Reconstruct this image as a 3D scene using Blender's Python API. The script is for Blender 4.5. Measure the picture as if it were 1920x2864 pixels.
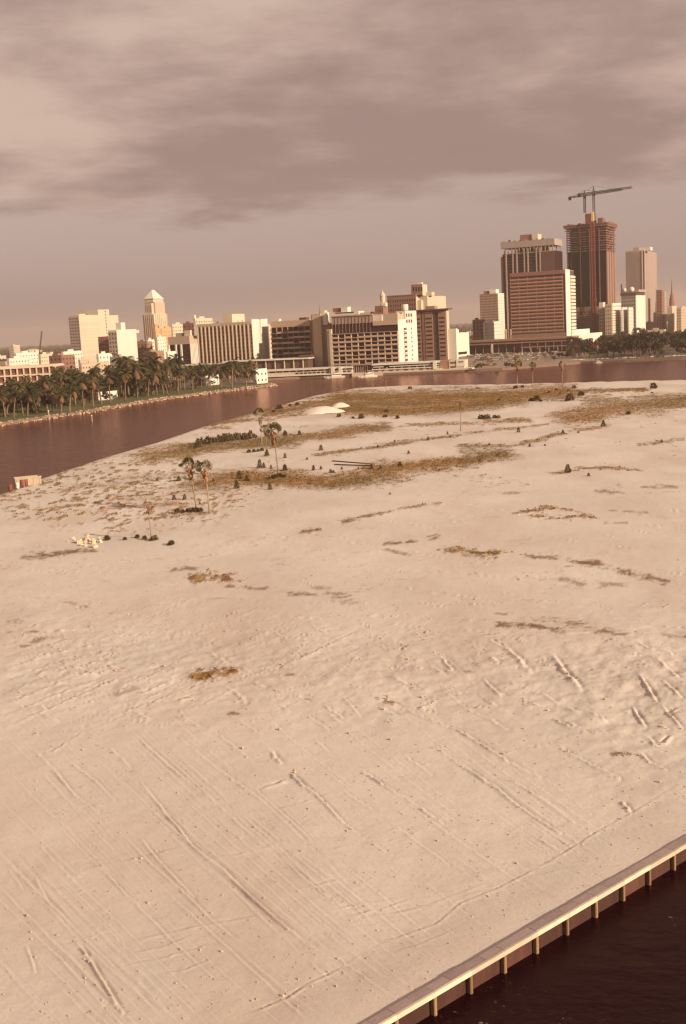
import bpy, bmesh, math, random
import numpy as np
from mathutils import Matrix, Vector

for o in list(bpy.data.objects):
    bpy.data.objects.remove(o)
SC = bpy.context.scene
COL = SC.collection
RNG = random.Random(7)

# ------------------------------------------------------------------ camera
H = 36.0                       # helicopter height above the water, metres
LENS = 42.0
FPX = LENS / 36.0 * 2864.0
ROLL = math.radians(3.0)
PITCH = math.atan(517.0 / FPX * math.cos(ROLL))
FWD = Vector((0, math.cos(PITCH), -math.sin(PITCH)))
UP0 = Vector((0, math.sin(PITCH), math.cos(PITCH)))
RT0 = Vector((1, 0, 0))
CR = RT0 * math.cos(ROLL) - UP0 * math.sin(ROLL)
CU = UP0 * math.cos(ROLL) + RT0 * math.sin(ROLL)
cam_d = bpy.data.cameras.new('camera')
cam_d.sensor_fit = 'VERTICAL'
cam_d.sensor_height = 36.0
cam_d.lens = LENS
cam_d.clip_start = 1.0
cam_d.clip_end = 60000.0
cam = bpy.data.objects.new('camera', cam_d)
COL.objects.link(cam)
cam.matrix_world = Matrix(((CR.x, CU.x, -FWD.x, 0), (CR.y, CU.y, -FWD.y, 0),
                           (CR.z, CU.z, -FWD.z, H), (0, 0, 0, 1)))
SC.camera = cam

# ------------------------------------------------------------------ world
SUN_EL = math.radians(20.0)
SUN_PHI = math.radians(39.0)       # behind the right shoulder
SUN_DIR = Vector((math.cos(SUN_EL) * math.cos(SUN_PHI), -math.cos(SUN_EL) * math.sin(SUN_PHI), math.sin(SUN_EL)))
world = bpy.data.worlds.new('World')
SC.world = world
world.use_nodes = True
wn = world.node_tree
for n in list(wn.nodes):
    wn.nodes.remove(n)


def wnode(t, **kw):
    n = wn.nodes.new(t)
    for k, v in kw.items():
        setattr(n, k, v)
    return n


def wmath(op, a, b=None, clamp=False):
    n = wnode('ShaderNodeMath', operation=op, use_clamp=clamp)
    for i, v in enumerate((a, b)):
        if v is None:
            continue
        if isinstance(v, (int, float)):
            n.inputs[i].default_value = v
        else:
            wn.links.new(v, n.inputs[i])
    return n.outputs[0]


def wramp(v, stops, interp='EASE'):
    n = wnode('ShaderNodeValToRGB')
    n.color_ramp.interpolation = interp
    el = n.color_ramp.elements
    while len(el) < len(stops):
        el.new(0.5)
    for e, (p, c) in zip(el, stops):
        e.position = p
        e.color = (*c, 1) if len(c) == 3 else c
    wn.links.new(v, n.inputs[0])
    return n.outputs[0]


def wmix(f, a, b, blend='MIX'):
    n = wnode('ShaderNodeMix', data_type='RGBA', blend_type=blend)
    for s, v in ((0, f), (6, a), (7, b)):
        if isinstance(v, (int, float)):
            n.inputs[s].default_value = v
        elif isinstance(v, tuple):
            n.inputs[s].default_value = (*v, 1)
        else:
            wn.links.new(v, n.inputs[s])
    return n.outputs[2]


w_out = wnode('ShaderNodeOutputWorld')
w_bg = wnode('ShaderNodeBackground')
w_bg.inputs['Strength'].default_value = 0.1
wn.links.new(w_bg.outputs[0], w_out.inputs[0])
sky = wnode('ShaderNodeTexSky', sky_type='NISHITA')
sky.sun_disc = False
sky.sun_elevation = SUN_EL
sky.sun_rotation = math.atan2(SUN_DIR.x, SUN_DIR.y)
sky.air_density = 1.0
sky.dust_density = 4.0
sky.ozone_density = 1.0
bw = wnode('ShaderNodeRGBToBW')
wn.links.new(sky.outputs[0], bw.inputs[0])
# hazy rose-grey late light: the sky's own brightness, its blue mostly lost in the warm haze
rose = wmix(1.0, wmath('MULTIPLY', bw.outputs[0], 1.75), (0.83, 0.60, 0.515), 'MULTIPLY')
rose = wmix(0.6, rose, (3.75, 2.82, 2.5))
rose = wmix(0.06, rose, sky.outputs[0])
tc = wnode('ShaderNodeTexCoord')
sep = wnode('ShaderNodeSeparateXYZ')
wn.links.new(tc.outputs['Generated'], sep.inputs[0])
zz = wmath('MAXIMUM', sep.outputs[2], 0.0)
den = wmath('ADD', zz, 0.12)
px_ = wmath('DIVIDE', sep.outputs[0], den)
py_ = wmath('DIVIDE', sep.outputs[1], den)
cmb = wnode('ShaderNodeCombineXYZ')
wn.links.new(px_, cmb.inputs[0])
wn.links.new(py_, cmb.inputs[1])


def wnoise(scale, detail, rough, off, dist=0.0):
    mp = wnode('ShaderNodeMapping')
    mp.inputs['Location'].default_value = off
    mp.inputs['Rotation'].default_value = (0, 0, -0.12)
    mp.inputs['Scale'].default_value = (0.95, 1.0, 1)
    wn.links.new(cmb.outputs[0], mp.inputs[0])
    n = wnode('ShaderNodeTexNoise', noise_dimensions='3D')
    n.inputs['Scale'].default_value = scale
    n.inputs['Detail'].default_value = detail
    n.inputs['Roughness'].default_value = rough
    n.inputs['Distortion'].default_value = dist
    wn.links.new(mp.outputs[0], n.inputs[0])
    return n.outputs[0]


n_big = wnoise(0.62, 3.0, 0.5, (3.1, 1.7, 0.0), 0.2)
n_mid = wnoise(2.3, 8.0, 0.58, (9.0, 4.2, 2.0), 0.1)
n_edge = wnoise(1.5, 7.0, 0.6, (1.0, 7.0, 5.0), 0.3)
# the cloud deck begins about six degrees above the horizon; its rim is ragged
rim = wmath('ADD', sep.outputs[2], wmath('MULTIPLY', wmath('SUBTRACT', n_edge, 0.5), 0.085))
deck = wramp(rim, [(0.094, (0, 0, 0)), (0.112, (1, 1, 1))])
puff = wmath('ADD', wmath('MULTIPLY', n_big, 0.55), wmath('MULTIPLY', n_mid, 0.45))
# distant flat cloud bases near the rim show their shaded undersides
under = wramp(rim, [(0.10, (0.028, 0.028, 0.028)), (0.17, (0, 0, 0))])
puff = wmath('SUBTRACT', puff, under)
cloud_rel = wramp(puff, [(0.41, (0.45, 0.305, 0.27)), (0.50, (0.65, 0.46, 0.385)), (0.59, (0.94, 0.70, 0.57))], 'B_SPLINE')
cscale = wnode('ShaderNodeVectorMath', operation='SCALE')
cscale.inputs['Scale'].default_value = 5.25
wn.links.new(cloud_rel, cscale.inputs[0])
cloud_col = cscale.outputs[0]
holes = wramp(wnoise(0.8, 5.0, 0.55, (5.3, 0.4, 8.0), 0.3), [(0.60, (1, 1, 1)), (0.74, (0.35, 0.35, 0.35))])
cover = wmath('MULTIPLY', deck, holes)
cover = wmath('MULTIPLY', cover, 0.92)
final = wmix(cover, rose, cloud_col)
wn.links.new(final, w_bg.inputs[0])

sun_d = bpy.data.lights.new('sun', 'SUN')
sun_d.energy = 5.0
sun_d.angle = math.radians(0.6)
sun_d.color = (1.0, 0.83, 0.62)
sun = bpy.data.objects.new('sun', sun_d)
COL.objects.link(sun)
sun.rotation_euler = (-SUN_DIR).to_track_quat('-Z', 'Y').to_euler()
sun.location = (300, -100, 300)

vs = SC.view_settings
vs.view_transform = 'Standard'
vs.look = 'None'
vs.exposure = 0.42
vs.gamma = 1.0
vs.use_curve_mapping = False
SC.render.engine = 'CYCLES'
SC.cycles.use_denoising = True
SC.cycles.max_bounces = 6
SC.cycles.volume_bounces = 1
SC.cycles.filter_width = 1.35


# ------------------------------------------------------------------ geometry of the view -> places on the ground
def ray(px, py):
    return FWD + CR * ((px - 960.0) / FPX) - CU * ((py - 1432.0) / FPX)


def ground(px, py, z=0.0):
    d = ray(px, py)
    t = (z - H) / d.z
    return Vector((d.x * t, d.y * t, z))


def at_depth(px, py, Y):
    d = ray(px, py)
    t = Y / d.y
    return Vector((d.x * t, Y, H + d.z * t))


def tag(o, label=None, cat=None, group=None, kind=None):
    for k, v in (('label', label), ('category', cat), ('group', group), ('kind', kind)):
        if v:
            o[k] = v
    return o


def empty(name, loc, rz=0.0, label=None, cat=None, group=None):
    o = bpy.data.objects.new(name, None)
    COL.objects.link(o)
    o.empty_display_size = 0.5
    o.location = loc
    o.rotation_euler = (0, 0, rz)
    return tag(o, label, cat, group)


# ------------------------------------------------------------------ materials
MATS = {}


def nd(t, ty, **kw):
    n = t.nodes.new(ty)
    for k, v in kw.items():
        setattr(n, k, v)
    return n


def mat(name, rgb, rough=0.8, var=0.12, scale=0.25, bump=0.0, spec=0.3, streak=False, translucent=0.0):
    if name in MATS:
        return MATS[name]
    m = bpy.data.materials.new(name)
    m.use_nodes = True
    t = m.node_tree
    b = t.nodes['Principled BSDF']
    b.inputs['Roughness'].default_value = rough
    b.inputs['Specular IOR Level'].default_value = spec
    tcn = nd(t, 'ShaderNodeTexCoord')
    geo = nd(t, 'ShaderNodeNewGeometry')
    mp = nd(t, 'ShaderNodeMapping')
    mp.inputs['Scale'].default_value = (1, 1, 0.25 if streak else 1)
    t.links.new(geo.outputs['Position'], mp.inputs[0])
    n1 = nd(t, 'ShaderNodeTexNoise')
    n1.inputs['Scale'].default_value = scale
    n1.inputs['Detail'].default_value = 5
    n1.inputs['Roughness'].default_value = 0.6
    t.links.new(mp.outputs[0], n1.inputs[0])
    oi = nd(t, 'ShaderNodeObjectInfo')
    mx = nd(t, 'ShaderNodeMath', operation='ADD')
    m2 = nd(t, 'ShaderNodeMath', operation='MULTIPLY')
    m2.inputs[1].default_value = 0.45
    t.links.new(oi.outputs['Random'], m2.inputs[0])
    m3 = nd(t, 'ShaderNodeMath', operation='MULTIPLY')
    m3.inputs[1].default_value = 0.75
    t.links.new(n1.outputs[0], m3.inputs[0])
    t.links.new(m2.outputs[0], mx.inputs[0])
    t.links.new(m3.outputs[0], mx.inputs[1])
    rp = nd(t, 'ShaderNodeValToRGB')
    rp.color_ramp.elements[0].position = 0.25
    rp.color_ramp.elements[1].position = 0.95
    rp.color_ramp.elements[0].color = tuple(max(0, c * (1 - var)) for c in rgb) + (1,)
    rp.color_ramp.elements[1].color = tuple(min(1, c * (1 + var)) for c in rgb) + (1,)
    t.links.new(mx.outputs[0], rp.inputs[0])
    t.links.new(rp.outputs[0], b.inputs['Base Color'])
    if bump:
        bp = nd(t, 'ShaderNodeBump')
        bp.inputs['Strength'].default_value = bump
        bp.inputs['Distance'].default_value = 0.1
        n2 = nd(t, 'ShaderNodeTexNoise')
        n2.inputs['Scale'].default_value = scale * 6
        n2.inputs['Detail'].default_value = 4
        t.links.new(geo.outputs['Position'], n2.inputs[0])
        t.links.new(n2.outputs[0], bp.inputs['Height'])
        t.links.new(bp.outputs[0], b.inputs['Normal'])
    if translucent:
        b.inputs['Subsurface Weight'].default_value = 0
        tr = nd(t, 'ShaderNodeBsdfTranslucent')
        t.links.new(rp.outputs[0], tr.inputs[0])
        ms = nd(t, 'ShaderNodeMixShader')
        ms.inputs[0].default_value = translucent
        t.links.new(b.outputs[0], ms.inputs[1])
        t.links.new(tr.outputs[0], ms.inputs[2])
        t.links.new(ms.outputs[0], t.nodes['Material Output'].inputs[0])
    MATS[name] = m
    return m


WHITE = mat('white_stucco', (0.62, 0.56, 0.47), 0.85, 0.10, 0.12, streak=True)
CREAM = mat('cream_stucco', (0.52, 0.43, 0.32), 0.85, 0.12, 0.12, streak=True)
TAN = mat('tan_brick', (0.46, 0.30, 0.155), 0.85, 0.14, 0.15)
BEIGE = mat('beige_concrete', (0.44, 0.33, 0.24), 0.85, 0.14, 0.15, streak=True)
BROWN = mat('brown_panel', (0.29, 0.165, 0.115), 0.8, 0.16, 0.2)
BRICK = mat('dull_red_brick', (0.24, 0.12, 0.09), 0.85, 0.16, 0.2)
DARKBR = mat('dark_brown_panel', (0.10, 0.05, 0.04), 0.7, 0.2, 0.2)
GREYC = mat('grey_concrete', (0.30, 0.24, 0.205), 0.85, 0.15, 0.15, streak=True)
MAUVE = mat('grey_mauve_facing', (0.36, 0.27, 0.235), 0.6, 0.10, 0.1)
GLASS = mat('dark_glass', (0.022, 0.010, 0.010), 0.25, 0.3, 0.3, spec=0.2)
BGLASS = mat('bronze_glass', (0.042, 0.016, 0.015), 0.3, 0.25, 0.3, spec=0.2)
ROOFM = mat('gravel_roof', (0.33, 0.26, 0.21), 0.95, 0.2, 0.4)
STEEL = mat('dark_painted_steel', (0.10, 0.055, 0.06), 0.6, 0.2, 1.0)
REDST = mat('red_painted_steel', (0.25, 0.055, 0.04), 0.6, 0.2, 1.0)
FORM = mat('timber_formwork', (0.19, 0.085, 0.05), 0.9, 0.25, 0.6)
YELST = mat('pale_yellow_steel', (0.58, 0.45, 0.26), 0.6, 0.1, 1.0)
ORANGE = mat('rust_orange_paint', (0.42, 0.16, 0.075), 0.7, 0.2, 0.5)


# ------------------------------------------------------------------ mesh builders
class MB:
    def __init__(s):
        s.v = []
        s.f = []

    def box(s, x0, x1, y0, y1, z0, z1):
        n = len(s.v)
        s.v += [(x0, y0, z0), (x1, y0, z0), (x1, y1, z0), (x0, y1, z0), (x0, y0, z1), (x1, y0, z1), (x1, y1, z1), (x0, y1, z1)]
        s.f += [tuple(n + i for i in q) for q in ((0, 3, 2, 1), (4, 5, 6, 7), (0, 1, 5, 4), (1, 2, 6, 5), (2, 3, 7, 6), (3, 0, 4, 7))]
        return s

    def beam(s, p, q, w0, w1=None, sides=4):
        w1 = w0 if w1 is None else w1
        p, q = Vector(p), Vector(q)
        d = (q - p).normalized()
        a = d.cross(Vector((0, 0, 1)))
        if a.length < 1e-3:
            a = Vector((1, 0, 0))
        a.normalize()
        b = d.cross(a)
        n = len(s.v)
        for c, w in ((p, w0), (q, w1)):
            for k in range(sides):
                t = 2 * math.pi * (k + 0.5) / sides
                s.v.append(tuple(c + a * (math.cos(t) * w) + b * (math.sin(t) * w)))
        for k in range(sides):
            k2 = (k + 1) % sides
            s.f.append((n + k, n + k2, n + sides + k2, n + sides + k))
        s.f.append(tuple(n + k for k in reversed(range(sides))))
        s.f.append(tuple(n + sides + k for k in range(sides)))
        return s

    def tube(s, pts, radii, sides=6):
        n0 = len(s.v)
        m = len(pts)
        pts = [Vector(p) for p in pts]
        for i in range(m):
            d = (pts[min(i + 1, m - 1)] - pts[max(i - 1, 0)]).normalized()
            a = d.cross(Vector((0.0, 1.0, 0.02))).normalized()
            b = d.cross(a)
            for k in range(sides):
                t = 2 * math.pi * k / sides
                s.v.append(tuple(pts[i] + a * (math.cos(t) * radii[i]) + b * (math.sin(t) * radii[i])))
        for i in range(m - 1):
            for k in range(sides):
                k2 = (k + 1) % sides
                s.f.append((n0 + i * sides + k, n0 + i * sides + k2, n0 + (i + 1) * sides + k2, n0 + (i + 1) * sides + k))
        s.f.append(tuple(n0 + k for k in reversed(range(sides))))
        s.f.append(tuple(n0 + (m - 1) * sides + k for k in range(sides)))
        return s

    def lathe(s, prof, sides=10, cx=0, cy=0):
        n0 = len(s.v)
        for (r, z) in prof:
            for k in range(sides):
                t = 2 * math.pi * k / sides
                s.v.append((cx + r * math.cos(t), cy + r * math.sin(t), z))
        for i in range(len(prof) - 1):
            for k in range(sides):
                k2 = (k + 1) % sides
                s.f.append((n0 + i * sides + k, n0 + i * sides + k2, n0 + (i + 1) * sides + k2, n0 + (i + 1) * sides + k))
        s.f.append(tuple(n0 + k for k in reversed(range(sides))))
        s.f.append(tuple(n0 + (len(prof) - 1) * sides + k for k in range(sides)))
        return s

    def poly(s, pts):
        n = len(s.v)
        s.v += [tuple(p) for p in pts]
        s.f.append(tuple(range(n, n + len(pts))))
        return s

    def mesh(s, name, m, smooth=False):
        me = bpy.data.meshes.new(name)
        me.from_pydata(s.v, [], s.f)
        me.materials.append(m)
        if smooth:
            me.polygons.foreach_set('use_smooth', [True] * len(me.polygons))
        me.update()
        return me

    def build(s, name, m, parent=None, smooth=False):
        return place(s.mesh(name, m, smooth), name, parent)


def place(me, name, parent=None, loc=None, rot=None, scale=None):
    o = bpy.data.objects.new(name, me)
    COL.objects.link(o)
    if parent is not None:
        o.parent = parent
    if loc is not None:
        o.location = loc
    if rot is not None:
        o.rotation_euler = rot
    if scale is not None:
        o.scale = scale
    return o


UNIT = {}


def cube(name, parent, m, x0, x1, y0, y1, z0, z1):
    """One box-shaped piece; alike pieces share one mesh."""
    me = UNIT.get(m.name)
    if me is None:
        me = MB().box(0, 1, 0, 1, 0, 1).mesh('block_' + m.name, m)
        UNIT[m.name] = me
    return place(me, name, parent, (x0, y0, z0), None, (x1 - x0, y1 - y0, z1 - z0))


def sub(o, part):
    """make o a sub-part of a part without moving it"""
    o.parent = part
    o.matrix_parent_inverse = part.matrix_basis.inverted()
    return o


LAND = 1.6
SANDZ = 1.2
GRID = math.radians(24.0)


class Building:
    """Rectangular block: origin at its near corner, front along -x, right flank along +y (away)."""

    def __init__(s, name, label, xc, yt, xl, xr, Y, L=None, W=None, a=GRID, cat='building', base=LAND, group=None):
        c = at_depth(xc, yt, Y)
        s.a = a
        s.c = Vector((c.x, c.y))
        s.fu = Vector((math.cos(a), -math.sin(a)))   # local x
        s.fv = Vector((math.sin(a), math.cos(a)))    # local y
        s.base = base
        s.Z = c.z - base
        sl = 0.0524
        if xl is not None:
            s.L = -s._line(ray(xl, yt + sl * (xc - xl)), s.fu)
        else:
            s.L = L
        if xr is not None:
            s.W = s._line(ray(xr, yt - sl * (xr - xc)), s.fv)
        else:
            s.W = W
        s.e = empty(name, (c.x, c.y, base), -a, label, cat, group)

    def _line(s, d, t):
        # k*d = c + l*t
        det = d.x * (-t.y) - d.y * (-t.x)
        l = (d.x * s.c.y - d.y * s.c.x) / det
        return l if abs(det) > 1e-9 else 10.0

    def front(s, px, py):
        d = ray(px, py)
        l = s._line(d, s.fu)
        p = s.c + s.fu * l
        return l, H + d.z * (p.y / d.y) - s.base

    def right(s, px, py):
        d = ray(px, py)
        l = s._line(d, s.fv)
        p = s.c + s.fv * l
        return l, H + d.z * (p.y / d.y) - s.base

    def box(s, name, m, x0, x1, y0, y1, z0, z1, parent=None):
        return cube(name, parent or s.e, m, x0, x1, y0, y1, z0, z1)

    def core(s, m, z1=None, name='wall'):
        return s.box(name, m, -s.L, 0, 0, s.W, 0, s.Z if z1 is None else z1)

    # --- pieces on a face: u along the face, d outwards
    def fb(s, name, m, face, u0, u1, z0, z1, d0, d1):
        if face == 'f':
            return s.box(name, m, u0 - s.L, u1 - s.L, -d1, -d0, z0, z1)
        return s.box(name, m, d0, d1, u0, u1, z0, z1)

    def floors(s, face, m, z0, z1, n, frac=0.5, depth=0.5, u0=0.0, u1=None, name='spandrel', d0=0.02):
        u1 = (s.L if face == 'f' else s.W) if u1 is None else u1
        h = (z1 - z0) / n
        for i in range(n):
            s.fb(name, m, face, u0, u1, z0 + i * h, z0 + (i + frac) * h, d0, depth)

    def fins(s, face, m, us, w, z0, z1, depth=0.6, name='fin', d0=0.02):
        for u in us:
            s.fb(name, m, face, u - w / 2, u + w / 2, z0, z1, d0, depth)

    def punched(s, face, m, z0, z1, nx, nz, fx=0.5, fz=0.5, depth=0.35, u0=0.0, u1=None, glass=None, name='wall_facing'):
        """A wall skin with real openings and one pane set back in each of them."""
        u1 = (s.L if face == 'f' else s.W) if u1 is None else u1
        mb = MB()
        bw_, bh = (u1 - u0) / nx, (z1 - z0) / nz

        def add(a0, a1, b0, b1):
            if face == 'f':
                mb.box(a0 - s.L, a1 - s.L, -depth, -0.02, b0, b1)
            else:
                mb.box(0.02, depth, a0, a1, b0, b1)
        ew, eh = bw_ * (1 - fx) / 2, bh * (1 - fz) / 2
        for j in range(nz):
            lo = z0 + j * bh
            add(u0, u1, lo, lo + eh)
            add(u0, u1, lo + bh - eh, lo + bh)
            add(u0, u0 + ew, lo + eh, lo + bh - eh)
            for i in range(1, nx):
                add(u0 + i * bw_ - ew, u0 + i * bw_ + ew, lo + eh, lo + bh - eh)
            add(u1 - ew, u1, lo + eh, lo + bh - eh)
        wall = mb.build(name, m, s.e)
        for j in range(nz):
            for i in range(nx):
                a0 = u0 + i * bw_ + ew
                b0 = z0 + j * bh + eh
                s.fb('window', glass or GLASS, face, a0, a0 + bw_ * fx, b0, b0 + bh * fz, 0.03, 0.06).parent = wall

    def parapet(s, m, h=1.0, t=0.35, z=None, o=0.06):
        z = s.Z if z is None else z
        mb = MB()
        mb.box(-s.L - o, o, -o, t, z, z + h)
        mb.box(-s.L - o, o, s.W - t, s.W + o, z, z + h)
        mb.box(-s.L - o, -s.L + t, t, s.W - t, z, z + h)
        mb.box(-t, o, t, s.W - t, z, z + h)
        return mb.build('parapet', m, s.e)

    def roofbox(s, m, fx0, fx1, fy0, fy1, h, name='penthouse', z=None):
        z = s.Z if z is None else z
        return s.box(name, m, -s.L + fx0 * s.L, -s.L + fx1 * s.L, fy0 * s.W, fy1 * s.W, z, z + h)

# ================================================================== THE SETTING
def smooth(a, b, x):
    t = np.clip((x - a) / (b - a), 0, 1)
    return t * t * (3 - 2 * t)


def vnoise(x, y, seed=0):
    xi = np.floor(x).astype(np.int64)
    yi = np.floor(y).astype(np.int64)
    fx, fy = x - xi, y - yi
    fx = fx * fx * (3 - 2 * fx)
    fy = fy * fy * (3 - 2 * fy)

    def hsh(a, b):
        h = (a * 374761393 + b * 668265263 + seed * 974711) & 0xFFFFFFFF
        h = ((h ^ (h >> 13)) * 1274126177) & 0xFFFFFFFF
        return ((h ^ (h >> 16)) & 0xFFFF) / 65535.0
    a, b, c, d = hsh(xi, yi), hsh(xi + 1, yi), hsh(xi, yi + 1), hsh(xi + 1, yi + 1)
    return (a * (1 - fx) + b * fx) * (1 - fy) + (c * (1 - fx) + d * fx) * fy


def fbm(x, y, seed=0, octv=4, per=0.5):
    r = np.zeros_like(x)
    amp, tot = 1.0, 0.0
    for k in range(octv):
        r += amp * vnoise(x * 2 ** k + 17.3 * k, y * 2 ** k - 9.1 * k, seed + k)
        tot += amp
        amp *= per
    return r / tot


def crop(ox, oy, s, pts):
    return [(ox + x * s, oy + y * s) for x, y in pts]


# ---------- outline of the island
far_px = [(15, 1365), (107, 1331), (270, 1278), (423, 1235), (561, 1189), (725, 1145), (855, 1109), (980, 1087), (1136, 1079), (1400, 1075), (1633, 1069), (1906, 1063)]
FAR = [ground(x, y, 0.6) for x, y in far_px]
WALL_A = Vector((0.75, 55.7, 0))
WALL_DIR = Vector((20.0, 17.9, 0)).normalized()
WALL_N = Vector((WALL_DIR.y, -WALL_DIR.x, 0))     # outwards, over the water
WALL0 = WALL_A - WALL_DIR * 70                   # seawall runs past both frame edges
WALL1 = WALL_A + WALL_DIR * 330
inner0, inner1 = WALL0 - WALL_N * 0.3, WALL1 - WALL_N * 0.3
poly = [(inner0.x, inner0.y), (inner1.x, inner1.y), (300, 520)]
poly += [(p.x, p.y) for p in reversed(FAR)]
poly += [(-90, 220), (-105, 100), (-110, -20)]
POLY = np.array(poly)


def poly_sd(X, Y):
    inside = np.zeros(X.shape, bool)
    dmin = np.full(X.shape, 1e9)
    dwall = np.full(X.shape, 1e9)
    n = len(POLY)
    for i in range(n):
        (x0, y0), (x1, y1) = POLY[i], POLY[(i + 1) % n]
        cond = (y0 > Y) != (y1 > Y)
        xi = (x1 - x0) * (Y - y0) / (y1 - y0 + 1e-12) + x0
        inside ^= cond & (X < xi)
        dx, dy = x1 - x0, y1 - y0
        t = np.clip(((X - x0) * dx + (Y - y0) * dy) / (dx * dx + dy * dy), 0, 1)
        d = np.hypot(X - x0 - t * dx, Y - y0 - t * dy)
        if i == 0:
            dwall = d
        else:
            dmin = np.minimum(dmin, d)
    sgn = np.where(inside, 1, -1)
    return sgn * dmin, sgn * dwall, inside


NC = 860
rows = np.concatenate([1 / np.linspace(1 / 40.0, 1 / 725.0, 640), np.geomspace(40.0, 725.0, 250)[1:-1]])
rows = np.sort(rows)
NR = len(rows)
tt = np.linspace(-0.46, 0.46, NC)
GX = (rows[:, None] * tt[None, :])
GY = np.repeat(rows[:, None], NC, 1)
sd_beach, sd_wall, inside = poly_sd(GX, GY)


def project(X, Y, Z):
    dz = Z - H
    f = Y * FWD.y + dz * FWD.z
    a = X * CR.x + Y * CR.y + dz * CR.z
    b = X * CU.x + Y * CU.y + dz * CU.z
    return 960 + FPX * a / f, 1432 - FPX * b / f


PX, PY = project(GX, GY, np.full_like(GX, SANDZ))
zs = np.full_like(GX, SANDZ)
zs += (fbm(GX / 38, GY / 38, 3, 3) - 0.5) * 0.7
near = smooth(150, 60, GY)
mess = np.exp(-((PY - 1880 - 0.02 * (PX - 960)) / 130.0) ** 2) + 0.8 * np.exp(-(((PX - 1800) / 260) ** 2 + ((PY - 2000) / 220) ** 2))
zs += (fbm(GX / 1.1, GY / 1.1, 11, 3) - 0.5) * (0.035 + 0.15 * mess)
zs += (fbm(GX / 5.0, GY / 5.0, 21, 3) - 0.5) * (0.09 + 0.22 * mess)

# ---------- windrows and wheel ruts left by the graders (traced on the ground)
BL, BR, ML, MR = (0, 2150, .612), (960, 2150, .612), (0, 1500, .612), (960, 1500, .612)
STROKES = []


def stroke(c, w, h, *pts):
    STROKES.append((crop(*c, pts), w, h))


stroke(BL, .16, .20, (645, 65), (740, 180), (880, 345), (1010, 450), (1150, 590), (1290, 705), (1390, 780), (1500, 855))
stroke(BL, .14, .12, (575, 310), (690, 430), (850, 570), (960, 680), (1060, 760), (1180, 830))
stroke(BL, .14, .14, (640, 310), (720, 410), (880, 580))
stroke(BL, .13, .10, (455, 430), (560, 550), (690, 680), (800, 790), (900, 880), (970, 945))
stroke(BL, .13, .08, (160, 320), (230, 400), (350, 515))
stroke(BL, .13, .08, (105, 85), (200, 180), (340, 290))
stroke(BL, .15, .12, (245, 10), (345, 120), (450, 195))
stroke(BL, .15, .10, (360, 0), (450, 70), (520, 140))
stroke(BL, .13, .08, (160, 490), (225, 615), (280, 660))
stroke(BL, .16, .26, (350, 780), (395, 850), (430, 905), (490, 1000), (560, 1110))
stroke(BL, .14, .10, (800, 0), (900, 90), (970, 140), (1040, 205), (1150, 300))
stroke(BL, .17, .16, (1000, 0), (1090, 65), (1210, 150))
stroke(BL, .14, .14, (1305, 415), (1380, 490), (1520, 600))
stroke(BL, .18, .20, (1330, 20), (1440, 110), (1568, 240))
stroke(BL, .13, .08, (40, 450), (100, 540))
stroke(BL, .13, .08, (120, 800), (160, 920))
stroke(BL, .16, .08, (1100, 1130), (1320, 1040), (1420, 970), (1568, 900))
stroke(BR, .16, .065, (0, 890), (200, 780), (430, 705), (545, 605), (700, 545), (850, 470), (1010, 385), (1180, 280), (1290, 220), (1545, 80))
stroke(BL, .12, .06, (500, 905), (720, 860), (980, 790))
stroke(BR, .17, .20, (90, 10), (250, 110), (450, 240))
stroke(BR, .14, .12, (0, 240), (110, 320), (220, 390))
stroke(BR, .20, .24, (560, 0), (690, 80), (800, 170), (900, 235), (990, 290))
stroke(BR, .14, .10, (220, 240), (300, 300), (480, 430))
stroke(BR, .15, .16, (900, 320), (1010, 385))
stroke(BR, .15, .13, (700, 20), (900, 130), (1130, 290))
stroke(BR, .17, .16, (1140, 0), (1260, 50))
stroke(BR, .25, .26, (1270, 155), (1310, 195))
stroke(BR, .14, .10, (0, 100), (150, 190))
stroke(BR, .12, .08, (0, 620), (90, 690))
stroke(ML, .18, .12, (160, 980), (250, 1070), (310, 1140))
stroke(ML, .18, .12, (320, 1035), (400, 1090), (470, 1143))
stroke(ML, .18, .16, (640, 930), (770, 1045), (860, 1120))
stroke(ML, .18, .16, (980, 895), (1070, 960), (1160, 1025))
stroke(ML, .16, .10, (820, 920), (900, 985), (1000, 1065), (1100, 1130))
stroke(ML, .26, .30, (1230, 975), (1280, 1030))
stroke(ML, .22, .24, (1330, 1080), (1390, 1140))
stroke(ML, .2, .14, (1080, 840), (1190, 905))
stroke(ML, .2, .14, (1390, 815), (1500, 885))
stroke(ML, .2, .20, (1480, 780), (1568, 835))
stroke(ML, .2, .12, (1235, 750), (1320, 800))
stroke(ML, .2, .12, (1440, 930), (1500, 980))
for k in range(9):
    stroke(ML, .35, .11 + .03 * (k % 3), (30, 870 - 52 * k), (220, 790 - 50 * k), (420, 705 - 42 * k), (580 + 10 * k, 625 - 30 * k))
stroke(ML, .25, .14, (690, 420), (820, 440), (950, 470))
stroke(ML, .2, .12, (165, 1000), (250, 980), (380, 900))
stroke(ML, .2, .12, (440, 960), (500, 970), (590, 1050))
stroke(MR, .45, .40, (740, 515), (800, 570), (850, 635))
stroke(MR, .42, .38, (955, 550), (1020, 640), (1080, 715))
stroke(MR, .3, .35, (215, 650), (340, 705))
stroke(MR, .22, .26, (215, 770), (420, 855), (520, 890), (660, 975), (800, 1060), (900, 1105))
stroke(MR, .25, .22, (640, 660), (720, 740))
stroke(MR, .25, .20, (790, 690), (920, 735), (980, 775))
stroke(MR, .2, .14, (450, 700), (560, 790), (700, 860))
stroke(MR, .25, .30, (960, 845), (1070, 895))
stroke(MR, .25, .30, (1355, 650), (1430, 765))
stroke(MR, .25, .26, (1460, 670), (1545, 755))
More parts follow.
